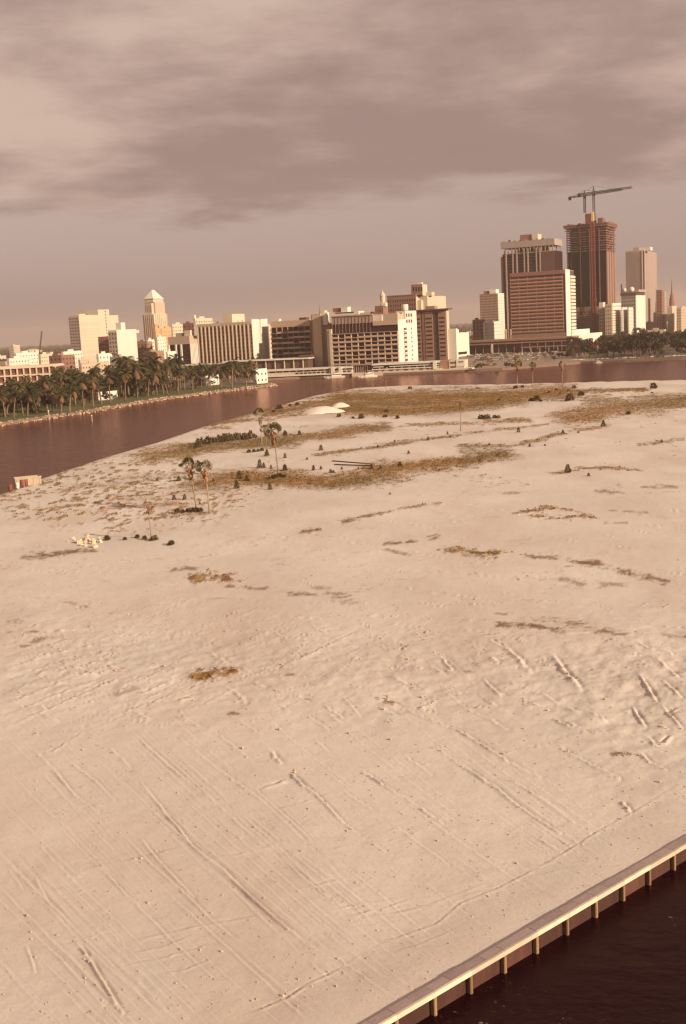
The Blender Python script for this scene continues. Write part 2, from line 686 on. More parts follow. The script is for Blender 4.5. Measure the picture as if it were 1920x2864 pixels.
stroke(MR, .3, .30, (1440, 575), (1545, 670))
stroke(MR, .2, .24, (1460, 790), (1545, 890))
stroke(MR, .25, .28, (1320, 790), (1380, 880))
stroke(MR, .2, .22, (1060, 1010), (1150, 1060), (1260, 1110))
stroke(MR, .25, .26, (1340, 990), (1400, 1045), (1470, 1075))
stroke(MR, .3, .3, (1390, 930), (1420, 965), (1470, 960), (1500, 930))
stroke(MR, .18, .12, (400, 950), (540, 1050), (650, 1110))
stroke(MR, .18, .12, (240, 975), (400, 1085))
stroke(MR, .3, .3, (455, 570), (500, 620))
stroke(MR, .4, .4, (675, 565), (700, 585))
stroke(MR, .2, .14, (680, 580), (830, 620))
stroke(MR, .2, .10, (0, 740), (80, 830))
stroke(MR, .2, .12, (90, 1075), (200, 1140))
stroke(MR, .25, .24, (1110, 810), (1200, 855))
stroke(MR, .25, .22, (990, 975), (1060, 1010))
stroke(MR, .3, .25, (1250, 1000), (1310, 1010))
stroke(MR, .35, .25, (700, 455), (830, 480))
stroke(MR, .35, .16, (370, 260), (520, 270), (690, 300))
stroke(MR, .35, .16, (820, 290), (980, 300))
stroke(MR, .35, .14, (100, 150), (560, 170), (800, 200))
stroke(MR, .3, .16, (200, 400), (330, 420), (470, 470))
stroke(MR, .3, .16, (540, 430), (680, 450))
RG = random.Random(3)
for k in range(105):         # fainter parallel passes, long and shallow
    x, y = RG.uniform(-100, 1850), RG.uniform(1930, 2780)
    ln = RG.uniform(120, 620)
    sl = 1.0 - 0.46 * x / 1920 + RG.uniform(-.05, .05)
    bend = RG.uniform(-10, 10)
    n_ = 5
    off = [(x + ln * i_ / n_, y + ln * sl * i_ / n_ + bend * math.sin(math.pi * i_ / n_)) for i_ in range(n_ + 1)]
    STROKES.append((off, RG.uniform(.08, .16), RG.uniform(.035, .085)))
    if RG.random() < .45:    # the machine's other wheel
        STROKES.append(([(px_q + 26, py_q - 9) for px_q, py_q in off], RG.uniform(.08, .16), RG.uniform(.03, .07)))
for k in range(40):          # cross passes
    x, y = RG.uniform(0, 1900), RG.uniform(2050, 2750)
    ln = RG.uniform(100, 420)
    STROKES.append(([(x, y), (x + ln * .5, y - ln * .10), (x + ln, y - ln * RG.uniform(.18, .32))], RG.uniform(.1, .2), RG.uniform(.03, .06)))
for k in range(60):          # sweeping passes on the left middle ground
    x, y = RG.uniform(-60, 900), RG.uniform(1760, 2050)
    ln = RG.uniform(90, 380)
    STROKES.append(([(x, y), (x + ln * .5, y - ln * .17), (x + ln, y - ln * .42)], RG.uniform(.15, .3), RG.uniform(.04, .10)))
for k in range(170):          # scuffs and spoil in the churned belt
    x, y = RG.uniform(0, 1920), RG.gauss(1880, 95)
    ln = RG.uniform(8, 60)
    sl = RG.choice((-.5, .3, .55, .8))
    STROKES.append(([(x, y), (x + ln, y + ln * sl * .7)], RG.uniform(.15, .4), RG.uniform(.08, .26)))
for k in range(150):
    x, y = RG.uniform(0, 1920), RG.uniform(1400, 1800)
    ln = RG.uniform(20, 130)
    STROKES.append(([(x, y), (x + ln, y + ln * RG.uniform(-.1, .22))], RG.uniform(.2, .45), RG.uniform(.06, .2)))
clod = fbm(GX / 0.8, GY / 0.8, 31, 2)
patchy = fbm(GX / 4.5, GY / 4.5, 33, 2)
for pts, w, h in STROKES:
    P = [ground(x, y, SANDZ) for x, y in pts]
    xs0, xs1 = min(p.x for p in P) - 3, max(p.x for p in P) + 3
    ys0, ys1 = min(p.y for p in P) - 3, max(p.y for p in P) + 3
    r0, r1 = np.searchsorted(rows, ys0), np.searchsorted(rows, ys1)
    if r1 <= r0:
        continue
    mx = GX[r0:r1]
    sel = (mx > xs0) & (mx < xs1)
    cidx = np.where(sel.any(0))[0]
    if not len(cidx):
        continue
    c0, c1 = cidx[0], cidx[-1] + 1
    x, y = GX[r0:r1, c0:c1], GY[r0:r1, c0:c1]
    wob = (fbm(x / 2.2, y / 2.2, 41, 2) - .5) * w * 2.4
    d = np.full(x.shape, 1e9)
    for p, q in zip(P[:-1], P[1:]):
        dx, dy = q.x - p.x, q.y - p.y
        l2 = dx * dx + dy * dy + 1e-9
        t = np.clip(((x - p.x) * dx + (y - p.y) * dy) / l2, 0, 1)
        dd = np.hypot(x - p.x - t * dx, y - p.y - t * dy)
        sg = np.sign((x - p.x) * dy - (y - p.y) * dx)
        d = np.where(dd < np.abs(d), dd * np.where(sg == 0, 1, sg), d)
    d = d + wob * 0.3
    w = w * .62
    # soft broken windrow: fades out at both ends
    u0, u1 = P[0], P[-1]
    dx, dy = u1.x - u0.x, u1.y - u0.y
    al = ((x - u0.x) * dx + (y - u0.y) * dy) / (dx * dx + dy * dy + 1e-9)
    taper = smooth(-0.02, 0.22, al) * smooth(1.02, 0.78, al)
    broken = smooth(.18, .55, 0.5 * clod[r0:r1, c0:c1] + 0.5 * patchy[r0:r1, c0:c1]) * (.35 + .65 * taper)
    hh = h * 0.5
    ridge = hh * np.exp(-(d / w) ** 2) - 0.8 * hh * np.exp(-((d + 1.7 * w) / (0.9 * w)) ** 2)
    zs[r0:r1, c0:c1] += ridge * broken

# flat rolled strip along the seawall
strip = smooth(6.0, 1.5, sd_wall)
zs = zs * (1 - strip) + (SANDZ + 0.05 + (zs - SANDZ) * 0.35) * strip
# beach slope on the far shores
zs = np.where(sd_beach < 9, np.minimum(zs, -0.9 + 2.2 * smooth(-4, 9, sd_beach)), zs)

# ---------- where the dry grass and the dark scrapings are
veg = np.zeros_like(zs)
dirt = np.zeros_like(zs)
rag = fbm(GX / 9.0, GY / 12.0, 51, 6, .72)
rag2 = fbm(GX / 1.2, GY / 1.6, 61, 4, .75)
DW = smooth(120, 380, GY)
streak = fbm(GX / 3.0, GY / 1.3, 81, 4, .7)


def paint(A, pts, w, s=1.0, k=0.4, rn=1.0):
    y0, y1 = min(p[1] for p in pts) - 2.5 * w, max(p[1] for p in pts) + 2.5 * w
    x0, x1 = min(p[0] for p in pts) - 2.5 * w / k, max(p[0] for p in pts) + 2.5 * w / k
    m = (PX > x0) & (PX < x1) & (PY > y0) & (PY < y1)
    x, y = PX[m], PY[m]
    d = np.full(x.shape, 1e9)
    for (ax, ay), (bx, by) in zip(pts[:-1], pts[1:]):
        dx, dy = (bx - ax) * k, by - ay
        qx, qy = (x - ax) * k, y - ay
        t = np.clip((qx * dx + qy * dy) / (dx * dx + dy * dy + 1e-9), 0, 1)
        d = np.minimum(d, np.hypot(qx - t * dx, qy - t * dy))
    v = smooth(-0.45, 0.75, .75 - d / w + ((.25 + .45 * DW[m]) * rag[m] + (.75 - .45 * DW[m]) * rag2[m] - 0.5) * 5.0 * rn) * s
    if A is dirt:
        v = v * smooth(.24, .46, streak[m])
    A[m] = np.maximum(A[m], v)


C7, C6 = (700, 1000, .778), (0, 1000, .5102)


def pv(A, c, w, s, *pts, **kw):
    paint(A, crop(*c, pts), w, s, **kw)


pv(veg, C7, 30, 1, (330, 150), (560, 145), (800, 140), (1000, 135), (1120, 128), rn=.3)
pv(veg, C7, 22, 1, (260, 185), (480, 192), (700, 182), (880, 165), rn=.22)
pv(veg, C7, 26, .95, (300, 168), (560, 168), (800, 160), (960, 150), rn=.25)
pv(veg, C7, 18, .95, (60, 205), (200, 175), (330, 140))
pv(veg, C7, 7, .9, (1150, 122), (1290, 120), (1420, 116))
pv(veg, C7, 31, .85, (1150, 215), (1300, 188), (1440, 168), (1568, 155), rn=.4)
pv(veg, C7, 14, .6, (1220, 155), (1400, 150), (1568, 140))
pv(veg, C7, 6, .7, (250, 350), (480, 320), (640, 295), (800, 270), (1060, 240))
pv(veg, C7, 6, .7, (760, 320), (960, 320), (1100, 275), (1280, 245))
pv(veg, C7, 6, .7, (500, 245), (800, 235), (1000, 225))
pv(veg, C7, 29, .95, (-20, 430), (100, 440), (300, 450), (500, 425), rn=.45)
pv(veg, C7, 25, .95, (450, 405), (650, 385), (800, 365), (900, 350), rn=.45)
pv(veg, C7, 20, .85, (-20, 318), (200, 285), (480, 250), rn=.45)
pv(veg, C6, 26, .9, (830, 545), (1000, 505), (1250, 475), (1568, 455), rn=.45)
pv(veg, C6, 34, .9, (1130, 690), (1300, 665), (1568, 660), rn=.45)
pv(veg, C6, 18, .8, (1180, 365), (1380, 310), (1500, 280))
pv(veg, C6, 7, .6, (560, 835), (800, 812), (1000, 800))
pv(veg, C6, 7, .6, (960, 850), (1110, 850))
pv(veg, C7, 5, .8, (340, 590), (450, 565), (560, 540), (680, 525))
pv(veg, C7, 6, .85, (960, 562), (1090, 540)), pv(veg, C7, 6, .9, (1020, 572), (1120, 578), (1222, 572)), pv(veg, C7, 3, .7, (1040, 538), (1160, 548), (1220, 565))
pv(veg, C7, 5, .8, (190, 630), (250, 622))
pv(veg, C7, 4, .8, (1090, 415), (1200, 395), (1300, 398), (1400, 405))
pv(veg, C7, 6, .6, (1400, 312), (1450, 310), (1550, 290))
pv(dirt, C7, 5, .7, (1420, 468), (1530, 465))
pv(dirt, C7, 5, .7, (1250, 480), (1330, 485))
pv(veg, C7, 6, .8, (720, 692), (880, 705))
pv(veg, C7, 3, .7, (530, 670), (580, 670)), pv(dirt, C7, 3, .6, (640, 650), (675, 640)), pv(dirt, C7, 3, .6, (840, 576), (890, 574))
pv(dirt, C7, 3, .6, (1300, 550), (1420, 555)), pv(dirt, C7, 4, .6, (1280, 595), (1350, 596)), pv(dirt, C7, 3, .6, (920, 485), (960, 486))
pv(dirt, ML, 9, .9, (140, 92), (280, 75), (420, 58))
pv(dirt, ML, 9, .8, (815, 150), (880, 148))
pv(veg, ML, 12, 1, (895, 195), (950, 172), (1035, 190))
pv(dirt, ML, 6, .8, (1060, 232), (1200, 236))
pv(dirt, ML, 9, .75, (1340, 265), (1430, 265)), pv(dirt, ML, 9, .75, (1500, 262), (1568, 275)), pv(dirt, ML, 7, .6, (1440, 240), (1500, 240))
pv(veg, ML, 15, 1, (905, 640), (1000, 642), (1065, 630), k=.6)
pv(dirt, ML, 5, .9, (1280, 643), (1330, 640)), pv(dirt, ML, 3, .9, (1400, 752), (1420, 753)), pv(veg, ML, 4, .8, (1050, 815), (1085, 815))
pv(dirt, ML, 4, .8, (25, 442), (160, 438)), pv(dirt, ML, 6, .7, (110, 510), (200, 467), (290, 462)), pv(dirt, ML, 6, .6, (60, 400), (100, 388))
pv(dirt, ML, 4, .5, (300, 300), (400, 325)), pv(dirt, ML, 4, .5, (730, 440), (760, 430)), pv(dirt, ML, 5, .5, (530, 730), (620, 700))
pv(veg, MR, 10, 1, (490, 62), (620, 80), (690, 80))
pv(dirt, MR, 5, .8, (190, 38), (320, 32)), pv(dirt, MR, 4, .7, (200, 65), (290, 88)), pv(dirt, MR, 5, .8, (390, 25), (440, 5))
pv(dirt, MR, 6, .8, (840, 92), (960, 100))
pv(dirt, MR, 8, .95, (1050, 120), (1150, 125), (1250, 150), (1300, 168), (1380, 180), (1470, 200))
pv(dirt, MR, 6, .6, (1010, 192), (1090, 212)), pv(dirt, MR, 7, .6, (1160, 208), (1270, 216))
pv(dirt, MR, 7, .9, (720, 402), (880, 412), (1000, 432))
pv(dirt, MR, 10, .8, (1020, 402), (1150, 428), (1250, 450)), pv(dirt, MR, 6, .8, (880, 382), (990, 375)), pv(dirt, MR, 4, .7, (700, 355), (740, 360))
pv(dirt, MR, 7, .85, (1470, 462), (1600, 464)), pv(dirt, MR, 6, .8, (575, 630), (605, 630)), pv(veg, MR, 6, .9, (215, 768), (262, 770))
pv(dirt, MR, 5, .8, (1250, 1000), (1300, 1005)), pv(dirt, MR, 10, .5, (0, 300), (55, 295))
# thin scrub and litter over the left-hand flat
spk = np.exp(-(((PX - 330) / 330) ** 2 + ((PY - 1380) / 95) ** 2))
fine = fbm(GX / 1.0, GY / 2.0, 71, 2)
veg = np.maximum(veg, 0.8 * smooth(0.60, 0.72, fine + 0.10 * (spk - .35)) * smooth(.12, .5, spk))
veg = np.maximum(veg, 0.30 * smooth(.25, .9, spk) * smooth(.42, .62, rag))
midband = np.exp(-((PY - 1270) / 130.0) ** 2) * (PX > 500)
veg = np.maximum(veg, 0.45 * smooth(.60, .72, .5 * rag + .5 * rag2) * midband)
dirt = np.maximum(dirt, 0.35 * smooth(.60, .75, rag2) * np.exp(-((PY - 1620) / 190.0) ** 2) * smooth(.5, .62, rag))
veg[(sd_beach < 4)] = 0
zs += veg * (fine - 0.35) * 0.5

keep_v = inside | ((sd_beach > -6) & (sd_wall > 0.0))
vi = np.arange(NR * NC).reshape(NR, NC)
q = np.stack([vi[:-1, :-1], vi[:-1, 1:], vi[1:, 1:], vi[1:, :-1]], -1).reshape(-1, 4)
inr = inside.reshape(-1)
nearshore = (sd_beach.reshape(-1) > -8) & (GY.reshape(-1) > 150)
okv = inr | nearshore
q = q[okv[q].all(1)]
used = np.unique(q)
remap = np.full(NR * NC, -1, np.int64)
remap[used] = np.arange(len(used))
q = remap[q]
V = np.stack([GX.reshape(-1)[used], GY.reshape(-1)[used], zs.reshape(-1)[used]], -1).astype(np.float32)
sand_me = bpy.data.meshes.new('sand_flat')
sand_me.vertices.add(len(V))
sand_me.vertices.foreach_set('co', V.reshape(-1))
sand_me.loops.add(len(q) * 4)
sand_me.loops.foreach_set('vertex_index', q.reshape(-1).astype(np.int32))
sand_me.polygons.add(len(q))
sand_me.polygons.foreach_set('loop_start', np.arange(0, len(q) * 4, 4, dtype=np.int32))
sand_me.polygons.foreach_set('use_smooth', np.ones(len(q), bool))
sand_me.update(calc_edges=True)
for nm, A in (('grass', veg), ('scrape', dirt)):
    at = sand_me.attributes.new(nm, 'FLOAT', 'POINT')
    at.data.foreach_set('value', A.reshape(-1)[used].astype(np.float32))


def sand_z(x, y):
    r = int(np.clip(np.searchsorted(rows, y), 0, NR - 1))
    c = int(np.clip(round((x / max(y, 1) + 0.46) / 0.92 * (NC - 1)), 0, NC - 1))
    return float(zs[r, c])


def sand_at(px, py):
    p = ground(px, py, SANDZ)
    p.z = sand_z(p.x, p.y)
    return p


ms = bpy.data.materials.new('coral_sand')
ms.use_nodes = True
t = ms.node_tree
b = t.nodes['Principled BSDF']
b.inputs['Roughness'].default_value = 0.95
b.inputs['Specular IOR Level'].default_value = 0.1
geo = nd(t, 'ShaderNodeNewGeometry')


def tnoise(scale, detail=5, rough=.6, sc=(1, 1, 1), rot=0):
    mp = nd(t, 'ShaderNodeMapping')
    mp.inputs['Scale'].default_value = sc
    mp.inputs['Rotation'].default_value = (0, 0, rot)
    t.links.new(geo.outputs['Position'], mp.inputs[0])
    n = nd(t, 'ShaderNodeTexNoise')
    n.inputs['Scale'].default_value = scale
    n.inputs['Detail'].default_value = detail
    n.inputs['Roughness'].default_value = rough
    t.links.new(mp.outputs[0], n.inputs[0])
    return n.outputs[0]


def tramp(v, stops):
    n = nd(t, 'ShaderNodeValToRGB')
    el = n.color_ramp.elements
    while len(el) < len(stops):
        el.new(.5)
    for e, (p, c) in zip(el, stops):
        e.position = p
        e.color = (*c, 1)
    t.links.new(v, n.inputs[0])
    return n.outputs[0]


def tmix(f, a, c):
    n = nd(t, 'ShaderNodeMix', data_type='RGBA')
    for s, v in ((0, f), (6, a), (7, c)):
        if isinstance(v, tuple):
            n.inputs[s].default_value = (*v, 1)
        elif isinstance(v, float):
            n.inputs[s].default_value = v
        else:
            t.links.new(v, n.inputs[s])
    return n.outputs[2]


def tattr(nm):
    n = nd(t, 'ShaderNodeAttribute', attribute_name=nm)
    return n.outputs['Fac']


sandcol = tramp(tnoise(.035, 6, .6), [(.3, (.575, .51, .455)), (.7, (.68, .605, .545))])
sandcol = tmix(tramp(tnoise(.9, 6, .7), [(.5, (0, 0, 0)), (.8, (.45, .45, .45))]), sandcol, (.46, .36, .295))
sandcol = tmix(tramp(tnoise(5.0, 8, .75), [(.46, (0, 0, 0)), (.68, (.26, .26, .26))]), sandcol, (.42, .33, .28))
sandcol = tmix(tramp(tnoise(3.1, 6, .75), [(.66, (0, 0, 0)), (.74, (.8, .8, .8))]), sandcol, (.30, .20, .14))
sandcol = tmix(tramp(tnoise(.05, 5, .6, (1, .4, 1), .7), [(.46, (0, 0, 0)), (.70, (.62, .62, .62))]), sandcol, (.50, .39, .325))
gcol = tramp(tnoise(.12, 6, .65), [(.3, (.15, .085, .026)), (.5, (.29, .14, .042)), (.72, (.41, .22, .075))])
gcol = tmix(tramp(tnoise(.018, 3, .5), [(.42, (0, 0, 0)), (.6, (.7, .7, .7))]), gcol, (.115, .085, .028))
col = tmix(tattr('grass'), sandcol, gcol)
col = tmix(tattr('scrape'), col, tramp(tnoise(.6, 4), [(.3, (.12, .055, .028)), (.7, (.25, .145, .085))]))
t.links.new(col, b.inputs['Base Color'])
bp = nd(t, 'ShaderNodeBump')
bp.inputs['Strength'].default_value = .55
bp.inputs['Distance'].default_value = .065
t.links.new(tnoise(2.6, 8, .72), bp.inputs['Height'])
t.links.new(bp.outputs[0], b.inputs['Normal'])
sand_me.materials.append(ms)
tag(place(sand_me, 'sand_flat'), 'pale graded coral sand flat with ruts and dry grass', None, None, 'structure')

# ---------- water
mw = bpy.data.materials.new('bay_water')
mw.use_nodes = True
t = mw.node_tree
t.nodes.remove(t.nodes['Principled BSDF'])
geo = nd(t, 'ShaderNodeNewGeometry')
bp1 = nd(t, 'ShaderNodeBump')
bp1.inputs['Strength'].default_value = .55
bp1.inputs['Distance'].default_value = .35
t.links.new(tnoise(.55, 6, .62, (1, 1.6, 1), .5), bp1.inputs['Height'])
bp2 = nd(t, 'ShaderNodeBump')
bp2.inputs['Strength'].default_value = .45
bp2.inputs['Distance'].default_value = .9
t.links.new(tnoise(.12, 3, .5, (1, 1.8, 1), -.3), bp2.inputs['Height'])
t.links.new(bp1.outputs[0], bp2.inputs['Normal'])
foam = tramp(tnoise(1.5, 9, .8), [(.60, (0, 0, 0)), (.66, (1, 1, 1))])
area = tramp(tnoise(.10, 3, .5), [(.48, (0, 0, 0)), (.58, (1, 1, 1))])
fm_ = nd(t, 'ShaderNodeMath', operation='MULTIPLY')
t.links.new(foam, fm_.inputs[0])
t.links.new(area, fm_.inputs[1])
wd = nd(t, 'ShaderNodeBsdfDiffuse')
t.links.new(tmix(fm_.outputs[0], (.012, .002, .0035), (.30, .21, .15)), wd.inputs['Color'])
wg = nd(t, 'ShaderNodeBsdfGlossy')
wg.inputs['Color'].default_value = (1.0, .70, .60, 1)
wg.inputs['Roughness'].default_value = .16
wf = nd(t, 'ShaderNodeFresnel')
wf.inputs['IOR'].default_value = 1.22
for n_ in (wd, wg, wf):
    t.links.new(bp2.outputs[0], n_.inputs['Normal'])
wx = nd(t, 'ShaderNodeMixShader')
wk = nd(t, 'ShaderNodeMath', operation='MULTIPLY')
wk.inputs[1].default_value = .92
t.links.new(wf.outputs[0], wk.inputs[0])
t.links.new(wk.outputs[0], wx.inputs[0])
t.links.new(wd.outputs[0], wx.inputs[1])
t.links.new(wg.outputs[0], wx.inputs[2])
t.links.new(wx.outputs[0], t.nodes['Material Output'].inputs[0])
wm = MB().poly([(-9500, -2900, 0), (9500, -2900, 0), (9500, 14000, 0), (-9500, 14000, 0)])
tag(wm.build('water', mw), 'dark bay water around the sand island and the waterfront', None, None, 'structure')

# ---------- mainland
shore_pen = [(-1400, -2000), (-420, -120), (-246, 305), (-150.6, 541.4), (-124.9, 602.6), (-105, 673.2), (-75, 736.8), (-48, 781), (-40, 792)]
shore_quay = [(-45, 806), (-66, 850), (-58, 878), (-26.6, 888), (15.6, 876), (90.6, 853), (118, 850), (150, 872), (182, 893), (212, 878), (249, 865), (420, 830), (1500, 700), (9400, 500)]
outline = [(-9400, -2000)] + shore_pen + shore_quay + [(9400, 13900), (-9400, 13900)]
CITYG = mat('city_ground', (.17, .12, .085), .95, .5, .02)
QUAYM = mat('quay_concrete', (.20, .13, .10), .9, .3, .3, streak=True)
bm = bmesh.new()
top = [bm.verts.new((x, y, LAND)) for x, y in outline]
bot = [bm.verts.new((x, y, -3)) for x, y in outline]
f = bm.faces.new(top)
for i in range(len(top)):
    j = (i + 1) % len(top)
    g = bm.faces.new((top[j], top[i], bot[i], bot[j]))
    g.material_index = 1
bm.normal_update()
if f.normal.z < 0:
    bmesh.ops.reverse_faces(bm, faces=list(bm.faces))
bmesh.ops.triangulate(bm, faces=[f])
me = bpy.data.meshes.new('mainland')
bm.to_mesh(me)
me.materials.append(CITYG)
me.materials.append(QUAYM)
tag(place(me, 'mainland'), 'flat city ground of the mainland shore', None, None, 'structure')
LAWN = mat('park_lawn', (.105, .10, .032), .95, .35, .12)
lw = MB().poly([(-420, 290, LAND + .004), (-250, 309, LAND + .004), (-154.6, 543, LAND + .004), (-129, 604, LAND + .004), (-109, 675, LAND + .004), (-80, 737, LAND + .004), (-53, 781, LAND + .004), (-47, 793, LAND + .004), (-52, 806, LAND + .004), (-100, 815, LAND + .004), (-330, 770, LAND + .004)])
tag(lw.build('park_lawn', LAWN), 'green lawn under the palms behind the rocky shore', None, None, 'structure')
LOT = mat('parking_asphalt', (.24, .175, .135), .95, .25, .08)
pk = MB().poly([(93, 856, LAND + .006), (117, 853, LAND + .006), (150, 876, LAND + .006), (182, 897, LAND + .006), (196, 895, LAND + .006), (215, 1000, LAND + .006), (240, 1215, LAND + .006), (118, 1255, LAND + .006), (90, 960, LAND + .006)])
tag(pk.build('parking_lot', LOT), 'worn waterfront parking lot beside the quay', None, None, 'structure')

# ---------- seawall of the island: slabs, piles and panels, each its own piece
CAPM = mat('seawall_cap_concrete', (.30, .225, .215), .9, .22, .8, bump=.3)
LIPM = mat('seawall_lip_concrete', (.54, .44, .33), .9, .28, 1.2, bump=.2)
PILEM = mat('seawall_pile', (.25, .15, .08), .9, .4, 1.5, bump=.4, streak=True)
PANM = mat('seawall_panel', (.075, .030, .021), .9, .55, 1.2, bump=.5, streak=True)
ang = math.atan2(WALL_DIR.y, WALL_DIR.x)
sw = empty('seawall', (WALL0.x, WALL0.y, 0), ang, 'weathered concrete seawall with lit lip and piles along the island edge', 'seawall')
BAY = 2.83
CAPZ = 1.36
nb = 60
off0 = 70 - 0.0
first_pile = (Vector((3.35, 58.2, 0)) - WALL0).dot(WALL_DIR) % BAY
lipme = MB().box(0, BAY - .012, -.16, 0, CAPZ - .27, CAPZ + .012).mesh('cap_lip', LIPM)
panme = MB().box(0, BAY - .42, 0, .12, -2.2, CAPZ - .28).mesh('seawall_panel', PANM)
mbp = MB().box(-.11, .11, -.11, .16, -2.5, CAPZ - .29)
mbp.box(-.07, .07, -.14, -.11, -2.5, CAPZ - .38)
pileme = mbp.mesh('pile', PILEM)
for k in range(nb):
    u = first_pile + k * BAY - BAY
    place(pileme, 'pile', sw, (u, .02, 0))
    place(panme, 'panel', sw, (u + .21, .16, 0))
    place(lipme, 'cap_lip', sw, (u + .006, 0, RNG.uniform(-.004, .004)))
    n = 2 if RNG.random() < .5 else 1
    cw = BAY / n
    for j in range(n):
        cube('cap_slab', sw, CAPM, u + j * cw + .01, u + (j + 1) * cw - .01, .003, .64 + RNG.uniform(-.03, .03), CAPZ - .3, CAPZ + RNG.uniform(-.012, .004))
# sand banked against the back of the cap

# ================================================================== THE CITY
FOOT = []      # footprints (x, y, radius) to keep fillers away


def B(*a, **k):
    b = Building(*a, **k)
    mid = b.c - b.fu * (b.L / 2) + b.fv * (b.W / 2)
    FOOT.append((mid.x, mid.y, math.hypot(b.L, b.W) / 2 + 4))
    return b


# ---- pale slab tower with a taller rear block
b = B('office_tower', 'pale slab office tower with a taller rear block, left of the pyramid-topped tower', 220.5, 884, 192, 275, 1300)
b.core(BROWN if False else CREAM)
b.punched('f', MAUVE, 1, b.Z - 1, 4, 18, .62, .34)  # shaded side of the pale tower: shade put into a mauve facing
b.floors('r', CREAM, 1, b.Z, 18, .80, .35, name='facing_band')
b.box('wall', CREAM, -.4, .45, -.5, .0, 0, b.Z + .4)
b.parapet(CREAM, .9)
W2 = b.right(305, 864)[0]
W3 = b.right(330, 862)[0]
z2 = b.right(270, 866)[1]
z3 = b.right(310, 882)[1]
l2 = 30.0
b.box('rear_block', CREAM, -l2, -.05, b.W + .02, W2, 0, z2)
b.box('rear_block', CREAM, -l2 + 3, -.3, W2 + .02, W3, 0, z3)
for k in range(14):
    b.box('window', GLASS, -.04, .06, b.W + (W2 - b.W) * .62, b.W + (W2 - b.W) * .70, z2 * .3 + k * 3.4, z2 * .3 + k * 3.4 + 1.4)
b.roofbox(CREAM, .1, .5, .3, .6, 2.5)

# ---- white block with shaded flank, in front of it
b = B('white_block_building', 'blank white block building with small roof box beside the pale slab tower', 326.6, 925, 303, 381, 1150)
b.core(WHITE)
b.punched('f', BEIGE, 1, b.Z - 1, 3, 10, .5, .4)  # shaded front of the white block, painted beige
b.parapet(WHITE, .8)
b.roofbox(WHITE, .3, .9, .28, .5, 7.5)
b.roofbox(CREAM, .1, .8, 1.03, 1.25, -3, name='rear_wing')
b = B('brown_block_building', 'plain brown block building wedged against the white block', 302, 943, 275, None, 1190, W=16)
b.core(BRICK)
b.punched('f', BRICK, 2, b.Z - 1.5, 5, 9, .45, .4)
b.parapet(BRICK, .8)

# ---- courthouse-like tower with stepped top and pyramid roof
b = B('pyramid_topped_tower', 'tall stepped stone tower with a pointed pyramid roof', 430.6, 878, 399.5, 466.5, 1850)
zb = b.Z
b.core(CREAM)
SHADEW = mat('tower_stone_shaded', (.47, .34, .25), .85, .1, .1, streak=True)  # darker stone for the front and upper block, shade put into the colour
nf = 6
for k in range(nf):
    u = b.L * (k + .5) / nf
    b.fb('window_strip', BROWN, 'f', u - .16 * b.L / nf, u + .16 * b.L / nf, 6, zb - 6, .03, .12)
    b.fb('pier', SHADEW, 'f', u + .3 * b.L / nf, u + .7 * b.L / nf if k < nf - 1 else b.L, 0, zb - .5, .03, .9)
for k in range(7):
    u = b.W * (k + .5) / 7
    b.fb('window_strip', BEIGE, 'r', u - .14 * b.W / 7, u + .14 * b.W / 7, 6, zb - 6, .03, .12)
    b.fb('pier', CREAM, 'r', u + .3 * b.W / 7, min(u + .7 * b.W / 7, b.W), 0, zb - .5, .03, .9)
z1 = b.right(440, 849)[1] + 2
z2 = b.right(440, 840)[1] + 2
za = b.right(426, 817)[1] + 4
iL, iW = b.L * .05, b.W * .06
cut = b.L * .14
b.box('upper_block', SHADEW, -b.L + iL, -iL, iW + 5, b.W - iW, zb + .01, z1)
b.box('upper_block', CREAM, -b.L + iL + cut, -iL - cut, iW - 1, iW + 4.98, zb + .01, z1 - 1)
for k in range(5):
    u = iW + 5 + (b.W - 2 * iW - 5) * (k + .5) / 5
    b.box('window_strip', BEIGE, -iL - .04, -iL + .08, u - 1.1, u + 1.1, zb + 3, z1 - 4)
for k in range(4):
    u = -b.L + iL + cut + (b.L - 2 * iL - 2 * cut) * (k + .5) / 4
    b.box('window_strip', BROWN, u - .7, u + .7, iW - 1.1, iW - .96, zb + 3, z1 - 4)
x0, x1, y0, y1 = -b.L * .91, -b.L * .09, b.W * .11, b.W * .89
b.box('attic', CREAM, x0, x1, y0, y1, z1 + .01, z2)
b.box('cornice', CREAM, x0 - .7, x1 + .7, y0 - .7, y1 + .7, z2 + .01, z2 + 1.4)
mbp = MB()
z2 += 1.42
ax, ay = (x0 + x1) / 2, (y0 + y1) / 2
rl = (y1 - y0) * .12
mbp.poly([(x0, y0, z2), (x1, y0, z2), (ax, ay - rl, za)])
mbp.poly([(x1, y0, z2), (x1, y1, z2), (ax, ay + rl, za), (ax, ay - rl, za)])
mbp.poly([(x1, y1, z2), (x0, y1, z2), (ax, ay + rl, za)])
mbp.poly([(x0, y1, z2), (x0, y0, z2), (ax, ay - rl, za), (ax, ay + rl, za)])
mbp.poly([(x0, y1, z2), (x1, y1, z2), (x1, y0, z2), (x0, y0, z2)])
mbp.build('pyramid_roof', WHITE, b.e)

# ---- tan building in front of it
b = B('tan_brick_building', 'tan brick building with square rooftop boxes in front of the pyramid-topped tower', 434.5, 920, 428, 488, 1500)
b.core(TAN)
b.punched('r', TAN, b.Z * .35, b.Z - 2, 8, 6, .35, .4, glass=BROWN)
b.parapet(TAN, 1.0)
b.fb('dark_seam', BROWN, 'r', b.W * .26, b.W * .30, 0, b.Z - .5, .36, .5)  # narrow dark brown strip marking a seam down the flank
b.roofbox(TAN, .0, .9, .02, .16, 6)
b.roofbox(BEIGE, .0, .9, .22, .34, 4)
b.roofbox(TAN, .1, .8, .55, .8, 2.5)


